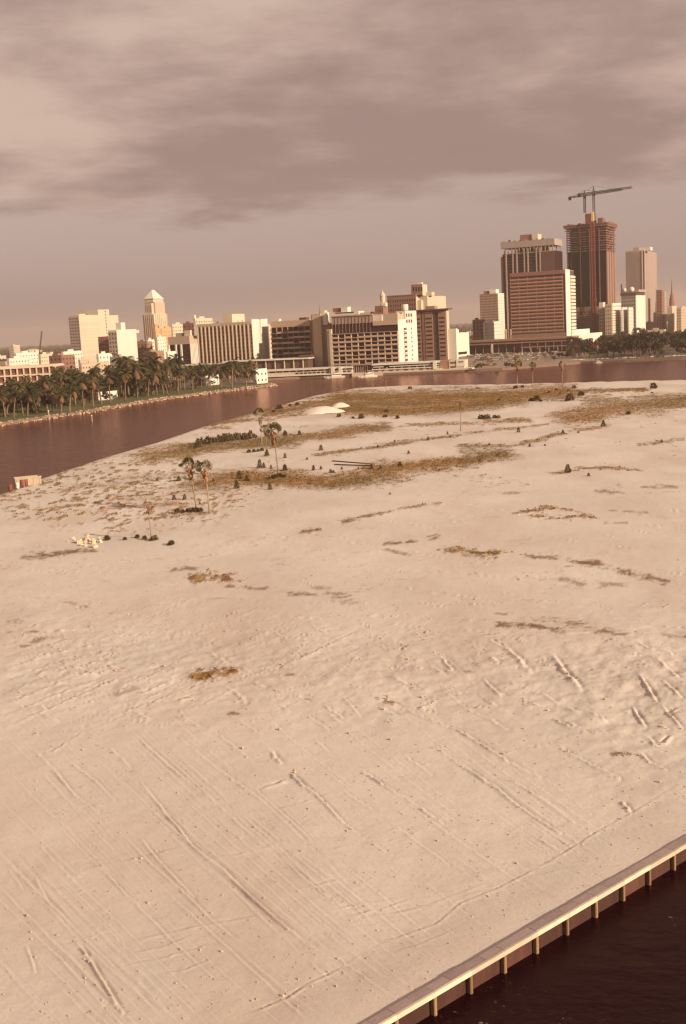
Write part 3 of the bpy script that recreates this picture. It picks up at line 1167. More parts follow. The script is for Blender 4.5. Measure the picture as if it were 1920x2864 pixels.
def lowrise(name, label, x0, xc, x1, yt, Y, m, nx=4, nz=3, roof=.3, group=None, mf=None, W=None, a=GRID, glass=None):
    b = B(name, label, xc, yt, x0, x1 if W is None else None, Y, W=W, a=a, group=group)
    b.core(m)
    if b.L > 2:
        b.punched('f', mf or m, .4, b.Z - .8, max(2, min(12, int(b.L / 3.6))), max(nz, min(14, int(b.Z / 3.7))), .42, .40, glass=glass or BGLASS)
    if b.W > 2:
        b.punched('r', m, .4, b.Z - .8, max(nx, min(18, int(b.W / 4.2))), max(nz, min(14, int(b.Z / 3.7))), .32, .36, glass=glass or BGLASS)
    b.parapet(m, .8)
    if roof:
        b.roofbox(m, .2, .2 + roof, .3, .3 + roof, 2.6, name='roof_box')
    return b


lowrise('white_annex', 'small bright white annex below the pyramid-topped tower', 410, 415, 432, 952, 1250, WHITE, 2, 2)
lowrise('white_cube_building', 'plain white cube-like building below the tan brick building', 437, 440, 464, 945, 1300, WHITE, 2, 3)
lowrise('brown_lowrise', 'low dull brown building between the white block and the white annex', 384, 412, 416, 957, 1200, BROWN, 2, 4, W=9)
lowrise('dark_roofed_hall', 'brown hall with a dark roof box left of the white annex', 402, 420, 470, 986, 1120, BROWN, 5, 2, W=24)

# ---- bank with dark glass between white columns
b = B('bank_building', 'dark glass bank building with white columns and a pale top storey', 531, 962, 473, 552, 1080)
b.core(BGLASS)
zt = b.front(500, 941)[1]
b.box('top_storey', BEIGE, -b.L - .3, .3, -.3, b.W + .3, b.Z + .01, zt)
for px in (474.5, 495, 509.5):
    u = b.front(px, 985)[0] + b.L
    b.fb('column', WHITE, 'f', u - .75, u + .75, 0, b.Z, .03, 1.4)
for k in range(9):
    b.fb('mullion', DARKBR, 'f', 0.5, b.L - .2, 2 + k * (b.Z - 2) / 9, 2.35 + k * (b.Z - 2) / 9, .03, .12)
for k in range(6):
    b.fb('column', WHITE, 'r', k * b.W / 6 + .1, (k + .68) * b.W / 6, 0, b.Z, .03, .7)
b.fb('base_beam', WHITE, 'r', 0, b.W, 0, 3, .72, .9)
for px0, px1, py in ((494, 506, 937), (534, 549, 912)):
    u0, u1 = b.front(px0, py)[0], b.front(px1, py)[0]
    z = b.front((px0 + px1) / 2, py)[1]
    b.box('rooftop_box', WHITE, u0, u1, 6, 14, zt + .01, z)
b.box('rooftop_box', CREAM, -b.L * .30, -b.L * .02, 3, 5.9, zt + .01, zt + 5)
b.box('rooftop_box', GREYC, -b.L * .75, -b.L * .42, 4, 12, zt + .01, zt + 3)
lowrise('cream_office_block', 'cream office block rising behind the dark glass bank', 479, 482, 520, 909, 1350, CREAM, 6, 8)
lowrise('brick_flank_building', 'dull red brick building directly behind the white columned bank', 512, 545, 552, 905, 1250, BRICK, 2, 8)
b = lowrise('cream_rooftop_hotel', 'cream hotel whose top storey shows over the vertically striped building', 541, 546, 594, 893, 1150, CREAM, 7, 9)
b.box('roof_tank', WHITE, -4, -1, 1, 4, b.Z, b.Z + 4)

# ---- hotel with vertical window strips
b = B('striped_hotel', 'hotel slab with vertical fins and window strips and a blank white end wall', 703.7, 901, 551, 747, 960)
b.core(BEIGE)
zt = b.Z
nb_ = 14
bay = b.L / nb_
FINM = mat('hotel_fin', (.54, .42, .30), .85, .1, .1)
STRIPW = mat('hotel_strip_wall', (.30, .185, .125), .85, .12, .15)
nfl = 12
for k in range(nb_):
    u = k * bay
    b.fb('fin', FINM, 'f', u + .02 * bay, u + .30 * bay, 0, zt - 1.5, .03, .95)
    b.fb('strip_wall', STRIPW, 'f', u + .31 * bay, u + .60 * bay, 0, zt - 1.5, .03, .35)
    hgt = (zt - 5) / nfl
    for j in range(nfl):
        z0 = 3 + j * hgt
        b.fb('window', GLASS, 'f', u + .61 * bay, u + .98 * bay, z0, z0 + hgt * .74, .03, .06)
for j in range(nfl):
    z0 = 3 + j * (zt - 5) / nfl
    b.fb('sill_band', BROWN, 'f', 0.05, b.L - .05, z0 + .76 * (zt - 5) / nfl, z0 + .98 * (zt - 5) / nfl, .03, .16)
b.fb('cornice', BEIGE, 'f', 0, b.L, zt - 1.45, zt + .6, .03, .6)
b.fb('end_wall', WHITE, 'r', -.3, b.W * .46, 0, zt + 2.2, .03, .5)
b.fb('end_wall', WHITE, 'r', b.W * .56, b.W, 0, zt + 2.2, .03, .5)
b.fb('stair_recess', CREAM, 'r', b.W * .46, b.W * .56, 0, zt + 1.6, .03, .2)
b.parapet(BEIGE, .7)
x0, x1 = b.front(623, 890)[0], b.front(648, 890)[0]
zp = b.front(643, 884)[1] + 1.5
b.box('penthouse', CREAM, x0, x1, 1, 22, zt, zp)
for px in (600, 660, 590, 672):
    u = b.front(px, 900)[0]
    b.box('roof_vent', WHITE, u, u + 1.2, 3, 4.5, zt, zt + 2)
b = lowrise('narrow_white_building', 'narrow white building squeezed beside the blank end wall', 741, 752, 757, 915, 1010, CREAM, 2, 9, W=10)

# ---- riverside hotel, left wing with balconies
b = B('balcony_wing', 'brown hotel wing with long shaded balconies beside a plain tower core', 868, 896, 759, None, 955, W=18)
b.core(BGLASS)
zt = b.Z
BALC = mat('balcony_front', (.46, .315, .23), .85, .12, .3)
n = 8
hgt = (zt - 8) / n
b.fb('top_wall', BALC, 'f', 0, b.L, zt - 4.2, zt + .4, .03, .5)
for i in range(n):
    z0 = 3 + i * hgt
    b.fb('floor_slab', BALC, 'f', 0, b.L, z0, z0 + .35, .03, 1.8)
    for k in range(7):
        if (k * 5 + i * 3) % 7 == 0:
            continue
        u0 = b.L * k / 7
        b.fb('balcony', BALC if (k + i) % 3 else BROWN, 'f', u0 + .3, u0 + b.L / 7 - .1, z0 + .36, z0 + 1.45, 1.5, 1.75)
for k in range(8):
    b.fb('party_wall', BROWN, 'f', max(0, b.L * k / 7 - .15), min(b.L, b.L * k / 7 + .15), 0, zt - 4.3, .03, 1.45)
b.parapet(BEIGE, .8)
u = b.front(832, 885)[0]
b.box('roof_box', DARKBR, u, u + 6, 3, 9, zt, zt + 2.6)
u = b.front(776, 900)[0]
b.box('roof_box', WHITE, u, u + 2.2, -.4, 3, zt - 2, zt + 2.5)
b = B('tower_core', 'plain tan tower core with rooftop mast between the two balconied hotel wings', 897, 880, 870, None, 930, W=16)
b.core(BEIGE)
zt = b.Z
b.fb('edge_strip', BROWN, 'f', .0, 1.1, 0, zt - .5, .03, .12)
b.parapet(BEIGE, .8)
b.box('recessed_bay', BROWN, .02, 6, 3, 14, 0, b.front(905, 905)[1])
b.box('lift_tower', CREAM, -2, 1.8, 4, 9, zt, zt + 3)
b.box('lift_tower', WHITE, .5, 4.5, 2, 6, b.front(905, 905)[1] - 1, zt + 1.5)
mb = MB().beam((-3, 5, zt), (-3, 5, zt + 8), .22, .12)
mb.build('mast', STEEL, b.e)

# ---- riverside hotel, main block
b = B('riverside_hotel', 'broad hotel block with balcony grid and a white end wall above the terraces', 1113, 898, 929, 1164, 892)
b.core(BGLASS)
zt = b.Z
u_mid = b.front(1044, 895)[0] + b.L
ztop = b.front(935, 890)[1] + 1
nb_ = 8
zr = b.front(1080, 900)[1]
fh = 3.3
z_low = 3.0
nfl = int((zr - 6.5 - z_low) / fh)
for i in range(nfl + 1):
    z0 = z_low + i * fh
    b.fb('floor_slab', BALC, 'f', 0, b.L, z0 - .22, z0 + .22, .03, 1.9)
cols = 10
for k in range(cols + 1):
    u = b.L * k / cols
    b.fb('party_wall', BALC if k % 2 else BEIGE, 'f', max(0, u - .22), min(b.L, u + .22), 0, z_low + nfl * fh, .03, 1.85)
for i in range(nfl):
    for k in range(cols):
        u0 = b.L * k / cols
        r = (i * 7 + k * 5) % 9
        if r > 1:
            b.fb('balcony', BALC, 'f', u0 + .23, u0 + b.L / cols - .23, z_low + i * fh + .23, z_low + i * fh + 1.2, 1.6, 1.82)
        b.fb('glass_door', GLASS if r % 2 else BGLASS, 'f', u0 + .8, u0 + b.L / cols - 1.2, z_low + i * fh + .25, z_low + i * fh + 2.6, .03, .1)
ztf = z_low + nfl * fh
for k in range(12):        # tall glazed top storey on the left half
    u = u_mid * k / 12
    b.fb('mullion', BROWN, 'f', u, u + .22, ztf + .23, ztop - .02, .03, .3)
b.box('top_storey', MAUVE, -b.L, -b.L + u_mid, .02, b.W * .8, zt + .01, ztop)
b.fb('cornice', BALC, 'f', 0, u_mid, ztop, ztop + .8, -.5, .8)
b.fb('top_wall', BALC, 'f', u_mid, b.L, zt - 2.4, zt + .8, .03, .9)
b.fb('edge_wall', CREAM, 'f', -1.9, .0, 0, ztf + 4, -1.5, 2.0)
xw0 = -b.L - 5
b.box('edge_wall', CREAM, xw0, -b.L - 1.95, .5, 10, 0, ztf + 3.8)
# white end wall with two columns of small openings
ze = b.right(1125, 893)[1]
b.fb('end_wall', WHITE, 'r', -.6, b.W, 0, ze, .03, .55)
zh = b.right(1150, 869)[1]
um = b.right(1133, 890)[0]
b.box('end_tower', WHITE, -7, .54, um, b.W, ze + .01, zh)
for i in range(nfl + 1):
    z0 = z_low + i * fh
    b.fb('end_balcony_opening', DARKBR, 'r', b.W * .26, b.W * .42, z0 + .2, z0 + 2.1, .56, .62)
    b.fb('end_balcony', WHITE, 'r', b.W * .24, b.W * .42, z0 - .4, z0 + .55, .63, 1.5)
    b.fb('end_window', BGLASS, 'r', b.W * .66, b.W * .71, z0 + .7, z0 + 1.9, .56, .62)
for i in range(3):
    b.fb('end_window', DARKBR, 'r', um + 1 + i * 5, um + 4 + i * 5, zh - 4.5, zh - 2, .56, .62)
    b.fb('end_window', DARKBR, 'r', um + 1 + i * 5, um + 4 + i * 5, zh - 9, zh - 6.5, .56, .62)
# roof structures
zp = b.front(950, 873)[1]
xa, xb = b.front(923, 880)[0], b.front(1002, 880)[0]
b.box('penthouse', WHITE, xa, xb, 1.5, 12, ztop + .82, zp)
b.fb('penthouse_window_band', BGLASS, 'f', xa + b.L + 4, xb + b.L - 4, ztop + 2.2, ztop + 3.0, -1.48, -1.42)
b.box('rooftop_box', WHITE, b.front(948, 865)[0], b.front(967, 865)[0], 4, 10, zp + .01, zp + 3.6)
b.box('rooftop_box', BRICK, b.front(924, 865)[0], b.front(944, 865)[0], 5, 12, zp + .01, zp + 3.2)
b.box('rooftop_box', CREAM, xb + .5, b.front(1032, 880)[0], 3, 12, ztop + .82, zp - 1.2)
b.box('rooftop_box', DARKBR, b.front(1034, 880)[0], b.front(1040, 880)[0], 3, 12, ztop - 2, zp - 1)
b.box('roof_deck', BEIGE, b.front(1044, 880)[0], b.front(1108, 880)[0], 3, 16, zt + .82, zt + 6.0)
b.box('roof_deck', WHITE, b.front(1044, 880)[0], b.front(1066, 880)[0], 1.8, 2.98, zt + .82, zt + 5.0)
MB().lathe([(2.4, 0), (2.6, .4), (2.6, 4.2), (2.3, 4.6)], 16, b.front(1121, 870)[0], 9).build('water_tank', WHITE, b.e, True).location.z = zh + .02

# ---- stepped terraces of the marina
TA = math.radians(14.5)
b = B('marina_terrace', 'long white stepped terrace building standing over the water', 1228, 1008, 712, None, 862, W=24, a=TA)
zt = b.Z
TERR = mat('terrace_concrete', (.55, .43, .32), .85, .12, .12, streak=True)
ug0, ug1 = b.front(985, 1020)[0] + b.L, b.front(1040, 1020)[0] + b.L
W3_ = b.W
b.box('undercroft', DARKBR, -b.L + .5, -b.L + ug0, 1.5, W3_, -4, .6)
b.box('quay_wall', TERR, -b.L + ug0 + .02, 24, -2.0, W3_ - 3, -2.2, 1.0)
b.box('quay_base', DARKBR, -b.L + ug0 + .3, 23.8, -1.9, W3_ - 4, -4.5, -2.21)
for k in range(14):
    u = (k + .5) * ug0 / 14
    b.fb('pier_post', TERR, 'f', u - .45, u + .45, -4.5, .59, -1.2, -.5)
    if k % 3 == 1:
        b.fb('service_door', TERR, 'f', u + .6, u + 4.0, -1.0, .58, -1.4, -1.2)
# left section
b.fb('deck_edge', WHITE, 'f', 0, ug0, .6, 1.25, -3, 1.6)
b.fb('lower_wall', TERR, 'f', 0, ug0, 1.26, 3.4, -W3_ + 1, -.6)
for k in range(13):
    u = ug0 * (.42 + .044 * k)
    b.fb('window', BGLASS, 'f', u, u + ug0 * .034, 1.8, 2.9, -.58, -.54)
b.fb('glazing', BGLASS, 'f', .4, ug0 - .4, 3.41, 4.6, -W3_ + 1, -2.4)
for k in range(15):
    u = ug0 * k / 14
    b.fb('mullion', TERR, 'f', max(.0, u - .5), min(ug0, u + .5), 3.41, 4.6, -2.38, -1.6)
b.fb('roof_edge', WHITE, 'f', -.5, ug0, 4.62, 5.5, -W3_, -.3)
# recessed glass centre
b.fb('centre_glazing', BGLASS, 'f', ug0 + .02, ug1 - .02, 1.02, 6.2, -W3_ + 1, -3.6)
for k in range(9):
    u = ug0 + (ug1 - ug0) * (k + .5) / 9
    b.fb('mullion', BEIGE, 'f', u - .14, u + .14, 1.02, 6.2, -3.58, -3.3)
b.fb('canopy', BROWN, 'f', ug0 - 1, ug1 + 1, 6.22, 6.8, -7, -2.0)
# right section
b.fb('lower_wall', TERR, 'f', ug1, b.L, 1.02, 2.4, -W3_ + 2, -.5)
for k in range(9):
    u = ug1 + (b.L - ug1) * (k + .3) / 9
    b.fb('opening', DARKBR, 'f', u, u + (1.6 if k % 2 else 3.0), 1.2, 2.2, -.48, -.44)
b.fb('deck_edge', WHITE, 'f', ug1, b.L, 2.42, 3.05, -W3_ + 2, .4)
b.fb('glazing', BGLASS, 'f', ug1 + .3, b.L - .3, 3.06, 4.2, -W3_ + 3, -2.0)
b.fb('middle_edge', WHITE, 'f', ug1 + (b.L - ug1) * .26, b.L, 4.21, 4.75, -W3_ + 3, -.4)
b.fb('middle_edge', WHITE, 'f', ug1 + 1, ug1 + (b.L - ug1) * .17, 4.21, 4.75, -W3_ + 3, -.4)
b.fb('glazing', BGLASS, 'f', ug1 + .3, b.L - .3, 4.76, 5.7, -W3_ + 3, -2.4)
for k in range(10):
    u = ug1 + (b.L - ug1) * k / 9
    b.fb('mullion', TERR, 'f', max(ug1, u - .35), min(b.L, u + .35), 3.06, 4.2, -1.98, -1.3)
b.fb('roof_edge', WHITE, 'f', ug1, b.L + .4, 5.72, 6.75, -W3_ + 3, -.1)
for px in (926, 948, 1212):
    u = b.front(px, 1020)[0] + b.L
    b.fb('stair_block', WHITE, 'f', u, u + 2.4, 1.3, 5.9 + (1 if px > 1000 else 0), -.28, 1.0)
b.box('end_block', BROWN, .45, 7, 1.0, W3_ - 4, 1.02, 7.0)
b.box('end_block', TERR, 7.02, 18, .6, W3_ - 4, 1.02, 6.8)
b.box('end_wall', WHITE, 12.5, 18.5, .1, .58, 2.4, 7.6)
b.box('end_window', DARKBR, 8, 12, .52, .58, 4.6, 5.8)
b.box('end_window', DARKBR, 8, 12, .52, .58, 1.6, 2.8)
b.box('end_window', DARKBR, 14, 17.5, .03, .09, 5.2, 6.0)
# long flat canopy behind the palms
b = B('flat_canopy_hall', 'low hall under a long thin white canopy roof behind the palms', 862, 1000, 630, None, 912, W=16, a=math.radians(16))
b.core(DARKBR, b.Z - .9)  # shade under the canopy built as a dark brown core
b.box('roof_slab', WHITE, -b.L - 1.5, 1.5, -2.5, b.W + 1, b.Z - .88, b.Z)
for k in range(9):
    u = b.L * (k + .5) / 9
    b.fb('post', CREAM, 'f', u - .3, u + .3, 0, b.Z - .9, .8, 1.4)
b.box('roof_box', DARKBR, -8, 2, 2, 8, b.Z, b.Z + 2)
b = B('long_low_warehouse', 'long low drab warehouse with a white roof edge below the striped hotel', 628, 1016, 486, None, 935, W=20, a=math.radians(16))
b.core(MAUVE, b.Z - .8)
b.box('roof_slab', CREAM, -b.L - .6, .6, -.8, b.W + .6, b.Z - .78, b.Z)
for k in range(8):
    u = b.L * (k + .3) / 8
    b.fb('door', BROWN, 'f', u, u + 3.2, 0, 3.4, .02, .1)
b = lowrise('white_villa', 'bright white villa standing among the palms at the point', 708, 716, 747, 1036, 800, WHITE, 3, 2, 0, a=math.radians(42), mf=WHITE)
b = lowrise('white_clubhouse', 'white clubhouse half hidden behind the palms left of the villa', 570, 576, 612, 1052, 815, WHITE, 4, 3, 0, a=math.radians(42), mf=WHITE)
b = lowrise('white_pavilion', 'small low white pavilion on the lawn behind the palms', 270, 276, 328, 1101, 690, WHITE, 6, 1, 0, a=math.radians(42), mf=WHITE)

# ---- brown hotel tower with overhanging roof and the low blocks round it
b = B('overhang_roof_tower', 'brown tower with a dark overhanging roof slab behind the white end wall', 1247, 866, 1160, 1254, 1080)
b.core(DARKBR)
zt = b.Z
for u0, u1, m in ((.02, .20, BROWN), (.24, .30, BRICK), (.33, .58, BROWN), (.76, .99, BROWN)):
    b.fb('pier_panel', m, 'f', u0 * b.L, u1 * b.L, 0, zt - 1.2, .03, .8)
    for i in range(10):
        b.fb('window_band', BGLASS, 'f', u0 * b.L + .8, u1 * b.L - .8, 4 + i * (zt - 8) / 10, 5.3 + i * (zt - 8) / 10, .82, .9)
b.box('roof_slab', DARKBR, -b.L - 3, 3, -3, b.W + 3, zt, zt + 1.2)
b.fb('end_wall', CREAM, 'r', 0, b.W, 0, zt - 1, .03, .6)  # sunlit right face put into the colour, cream over the dark core
b.box('rear_wing', WHITE, .7, 8, 3, b.W, 0, zt * .62)  # white block stands in for the brightest part of the sunlit face
b.box('roof_box', BROWN, -b.L * .7, -b.L * .4, 4, 12, zt + 1.22, zt + 4)
b = B('ribbed_parking_block', 'plain beige-grey block of ribbed parking decks below the overhanging-roof tower', 1236, 932, 1157, None, 1085, W=7)
b.core(BROWN)
b.floors('f', GREYC, 0, b.Z, 7, .66, .5, name='deck_band')
for k in range(3):
    b.fb('deck_pier', BEIGE, 'f', b.L * k / 3 + .2, b.L * k / 3 + .9, 0, b.Z, .52, .7)
b.parapet(GREYC, .6)
b.box('roof_box', CREAM, -b.L * .62, -b.L * .56, 2, 5, b.Z, b.Z + 3.4)
b = B('long_white_store', 'long low white store block with a shaded lower storey', 1237, 936, 1233, 1312, 1150, a=math.radians(34))
b.core(WHITE)
b.fb('shade_strip', BGLASS, 'r', b.W * .1, b.W * .9, 2, 4.5, .02, .1)  # dark strip painted on as the shade of the lower storey
b.fb('downpipe', BRICK, 'r', b.W * .42, b.W * .43, 0, b.Z, .1, .4)
b.parapet(CREAM, .8)
b.roofbox(WHITE, .2, .8, .55, .63, 4)
b.roofbox(BEIGE, .2, .8, .3, .36, 3)

# ---- stepped deco tower
b = B('stepped_tower', 'stepped brown office tower with pale sunlit setbacks, behind the riverside hotel', 1163, 825, 1083, 1222, 1350)
b.core(BRICK)
zt = b.Z
b.punched('f', BRICK, zt * .35, zt - 3, 12, 8, .45, .55)
b.box('cornice', BRICK, -b.L - .6, .6, -.6, b.W, zt, zt + 1)
b.fb('end_wall', CREAM, 'r', 0, b.W, 0, zt - 2, .03, .5)  # lit right side painted as a cream sheet over the brick
z2 = b.front(1150, 796)[1]
x0 = b.front(1147, 810)[0]
b.box('upper_block', BRICK, x0, 6.5, 4, 20, zt + .02, z2)
b.box('upper_block', CREAM, 6.52, 7.0, 4.2, 19.8, zt - 1, z2 - .5)  # cream sheet gives the upper block its sunlit side
b.box('setback', CREAM, .55, 10, 10, b.W + 3, 0, zt - 1.5)
b.box('setback', CREAM, .55, 5, 3, 9.98, 0, zt - 6)
b.box('setback', CREAM, 7.02, 14, 14, 24, zt - 1.4, z2 - 9)
b.box('rooftop_box', WHITE, x0 + 7, x0 + 12, 6, 11, z2, z2 + 2)
for k in range(4):
    b.box('window', GLASS, x0 + 2 + k * 3.2, x0 + 3.6 + k * 3.2, 3.9, 4.02, zt + 4, z2 - 3)
b = B('domed_roof_block', 'brown block with a slim white rooftop lantern, left of the stepped tower', 1072, 857, 1049, 1086, 1200)
b.core(BRICK)
b.punched('f', BRICK, b.Z * .4, b.Z - 1, 5, 5, .4, .5)
b.parapet(BRICK, .8)
b.roofbox(CREAM, .62, .95, .1, .6, 5, 'lantern_base')
MB().lathe([(2.6, 0), (2.6, 5), (3.0, 5.2), (2.4, 7), (1.2, 8.5), (.3, 11)], 12, -b.L * .22, b.W * .35).build('lantern', CREAM, b.e).location.z = b.Z + 5.02
b.roofbox(WHITE, .75, 1.3, .05, .4, 3.5, 'rooftop_box')

# ---- gridded office block with white flank
b = B('gridded_office_block', 'mid-rise office block with a fine window grid and bright white flank', 1392, 822, 1342, 1409, 1400)
b.core(BROWN)
b.punched('f', mat('grid_wall', (.33, .21, .165), .85, .1, .1), 8, b.Z - .5, 14, 18, .5, .5, glass=BGLASS)
b.fb('end_wall', WHITE, 'r', 0, b.W, 0, b.Z + .8, .03, .6)
for i in range(17):
    b.fb('end_window', CREAM, 'r', 1, b.W - 1, 10 + i * (b.Z - 12) / 17, 10.6 + i * (b.Z - 12) / 17, .62, .8)
b.parapet(BROWN, .7)
b.box('penthouse', BRICK, -b.L * .8, -b.L * .46, 2, 14, b.Z, b.Z + 4)
b.box('penthouse', WHITE, -b.L * .455, -b.L * .1, 1.0, 14, b.Z, b.Z + 5.5)
lowrise('brown_shed_block', 'low brown block in front of the gridded office block', 1322, 1350, 1356, 895, 1300, BRICK, 2, 3)
lowrise('white_stepped_block', 'low bright white block with a stepped end below the gridded office block', 1352, 1355, 1400, 903, 1290, WHITE, 3, 2)

# ---- glass tower with paired fins
b = B('finned_glass_tower', 'dark glass tower with paired pale vertical fins and an open crown', 1552, 700, 1406, None, 1400, W=38)
b.core(BGLASS)
zt = b.Z
FIN2 = mat('tower_fin', (.34, .235, .19), .8, .1, .1)
b.box('corner_bay', FIN2, -b.L - 3, -b.L - .02, 2, 30, 0, zt - 3)
for px in (1417, 1436, 1447, 1468, 1478, 1502, 1512):
    u = b.front(px, 740)[0] + b.L
    b.fb('fin', FIN2, 'f', u - .7, u + .7, 0, zt + 4.5, .03, 1.6)
for i in range(28):
    b.fb('mullion', DARKBR, 'f', 0, b.L, zt - 2 - i * 3.6, zt - 1.3 - i * 3.6, .03, .15)
u5 = b.front(1515, 740)[0]
b.box('side_panel', mat('plum_panel', (.11, .05, .05), .6, .15, .1), u5, .2, -.5, -.16, 0, zt - 1)
b.fb('cornice', FIN2, 'f', 0, b.L, zt - .8, zt + .1, .2, 1.0)
zc = b.front(1480, 690)[1]
ztt = b.front(1480, 668)[1]
for k in range(14):
    u = -b.L + (k + .5) * b.L / 14
    b.box('crown_post', FIN2, u - .5, u + .5, .3, 1.3, zt + .11, zc)
    b.box('crown_post', FIN2, u - .5, u + .5, 36, 37, zt + .11, zc)
b.box('crown_core', DARKBR, -b.L * .8, -b.L * .22, 8, 30, zt + .01, zc)
b.box('crown_band', GREYC, -b.L - 2, 0, 0, 38, zc + .01, ztt - 1.5)
b.box('penthouse', BRICK, b.front(1451, 664)[0], b.front(1484, 664)[0], 6, 24, ztt - 1.49, ztt + 5.5)
b.box('penthouse', CREAM, b.front(1484.5, 664)[0], b.front(1502, 664)[0], 5, 22, ztt - 1.49, ztt + 5.2)
for k in range(9):
    b.box('formwork_panel', FORM if k % 2 else BEIGE, -b.L + 1 + k * b.L / 9.5, -b.L + 3.6 + k * b.L / 9.5, -.3, .3, ztt - 1.49, ztt - .6 + (k * 7 % 4) * .35)
for k in range(5):
    b.box('column', BROWN if k % 2 else CREAM, -b.L - 4 + k * 3, -b.L - 2.6 + k * 3, -5, -3.6, 0, 22)

# ---- brown slab hotel
b = B('brown_slab_hotel', 'brown slab hotel with sixteen balcony bands and a white serrated end', 1581, 756, 1427, 1605, 1225)
b.core(mat('slab_glass', (.085, .035, .03), .3, .25, .3))
zt = b.Z
SLAB = mat('slab_band', (.37, .19, .125), .8, .12, .2)
zb0 = b.front(1500, 930)[1]
n = 16
hgt = (zt - 4.2 - zb0) / n
u1 = b.L * .955
for i in range(n):
    z0 = zb0 + i * hgt
    b.fb('balcony_band', SLAB, 'f', 0, u1, z0 + .18 * hgt, z0 + .60 * hgt, .03, 1.3)
    b.fb('floor_edge', BROWN, 'f', 0, u1, z0 - .04 * hgt, z0 + .06 * hgt, .03, 1.0)
for k in range(7):
    u = u1 * k / 6
    b.fb('party_wall', BROWN, 'f', max(0, u - .2), u + .2, zb0, zt - 4.3, .03, .9)
b.fb('top_wall', mat('slab_top', (.22, .105, .085), .8, .12, .2), 'f', 0, b.L, zt - 3.2, zt + .5, .03, 1.35)
b.fb('dark_slot', DARKBR, 'f', u1 + .2, b.L, 0, zt - 3.3, .03, .3)
ue = b.right(1593, 770)[0]
b.fb('end_wall', WHITE, 'r', -.8, ue, 0, zt + 1.0, .03, .6)
zs_ = b.right(1598, 769)[1]
for i in range(n + 1):
    z0 = zb0 + (i - .6) * hgt * .98
    if z0 + hgt * .62 < zs_ + 2:
        b.fb('end_balcony', WHITE, 'r', ue + .1, b.W, z0, z0 + hgt * .66, .03, 1.6)
b.fb('end_recess', BRICK, 'r', ue + .1, b.W, 0, zs_, .03, .3)
b.parapet(BROWN, .7)
b.box('base_storey', BROWN, -b.L - .5, -.02, -.6, 0, 0, zb0 - 1)
# podium hall with deep flat roof
b = B('podium_hall', 'long flat-roofed hall with dark glazing and deep brown eaves behind parked cars', 1594, 941, 1288, None, 1175, W=34)
b.core(BGLASS, b.Z - 3.2)
zt = b.Z
b.box('roof_slab', BROWN, -b.L * .93, 2, -2, b.W, zt - 1.8, zt)
b.box('roof_slab', BRICK, -b.L - 1.2, -b.L * .42, -3.5, b.W - 4, zt - 4.5, zt - 3.18)
b.box('roof_slab', BROWN, -b.L * .43, 1.5, -1.0, b.W - 3, zt - 4.4, zt - 3.19)
b.box('dark_recess', DARKBR, -b.L * .92, 1, .4, b.W - 1, zt - 3.17, zt - 1.82)  # dark recess below the roof slab, its shade put into the colour
for k in range(15):
    u = b.L * k / 14
    b.fb('mullion', BROWN, 'f', max(0, u - .3), min(b.L, u + .3), 0, zt - 4.6, .03, .6)
for k in range(6):
    u = b.L * (.58 + .08 * k)
    b.fb('canopy_post', BEIGE, 'f', u - .3, u + .3, 0, 5, 3.2, 3.8)
b.fb('canopy_beam', BROWN, 'f', b.L * .57, b.L, 5.02, 6.0, 2.8, 4.2)
b.box('entry_column', CREAM, -b.L * .70, -b.L * .685, -4.6, -3.6, 0, zt - 4)
b.box('end_pier', ORANGE, .1, 1.4, -.9, .3, 0, zt - 5)
b = B('white_podium_wing', 'bright white windowless wing with a long roof ledge beside the brown slab', 1587, 925, 1583, 1650, 1240, a=math.radians(42))
b.core(WHITE)
b.box('roof_ledge', WHITE, .02, 4, 2, b.W * 1.42, 3.0, b.Z - 4)
b.parapet(WHITE, .6)
b.box('screen_wall', ORANGE, 4.2, 5, 1, b.W * 1.45, 0, 5.2)

# ---- tower under construction
b = B('unfinished_tower', 'tallest tower, dark glass below and bare concrete floors above, still under construction', 1694, 625, 1584, 1720, 1440)
zt = b.Z
zg = b.front(1640, 703)[1]
zlow = b.front(1640, 851)[1]
BARE = mat('bare_concrete', (.17, .085, .07), .9, .18, .3)
BARE_L = mat('bare_concrete_pale', (.26, .145, .115), .9, .14, .3)
b.box('glass_shaft', mat('black_glass', (.020, .007, .009), 0.4, .3, .2, spec=.06), -b.L, 0, 0, b.W, 0, zg)
b.box('dark_core', DARKBR, -b.L + 5, -5, 5, b.W - 5, zg + .01, zt)
n = 11
hgt = (zt - zg) / n
for i in range(n + 1):
    z0 = zg + i * hgt
    o = 0 if i < n - 2 else .9 * (i - n + 3)
    b.box('floor_slab', BARE if i % 2 else BARE_L, -b.L - .4 - o, .4 + o, -.4 - o, b.W + .4 + o, z0 + .02, z0 + .9)
    if i < n:
        for k in range(7):
            b.box('edge_screen', FORM if (k + i) % 3 else BARE, .25 + o, .5 + o, 1 + k * b.W / 7, (k + .82) * b.W / 7, z0 + .92, z0 + hgt * (.5 if (k * 3 + i) % 4 else .9))
for px in (1588, 1598, 1624, 1650, 1677):
    u = b.front(px, 700)[0] + b.L
    b.fb('column', BARE, 'f', u - .55, u + .55, 0, zt, .45, 1.3)
for k in range(4):
    b.fb('column', BARE, 'r', (k + .1) * b.W / 4, (k + .1) * b.W / 4 + 1.2, 0, zt, .43, .95)
b.fb('flank_panel', mat('flank_panel', (.235, .135, .10), .75, .12, .1), 'r', .5, b.W, 0, zg - 1, .03, .42)
for k in range(12):        # formwork crown
    w = b.L / 12
    b.box('formwork_panel', FORM, -b.L - 2.6 + k * (w + .4), -b.L - 2.8 + w + k * (w + .4), -2.6, -2.2, zt - hgt * .9, zt + 1.2 + (k * 5 % 3) * .6)
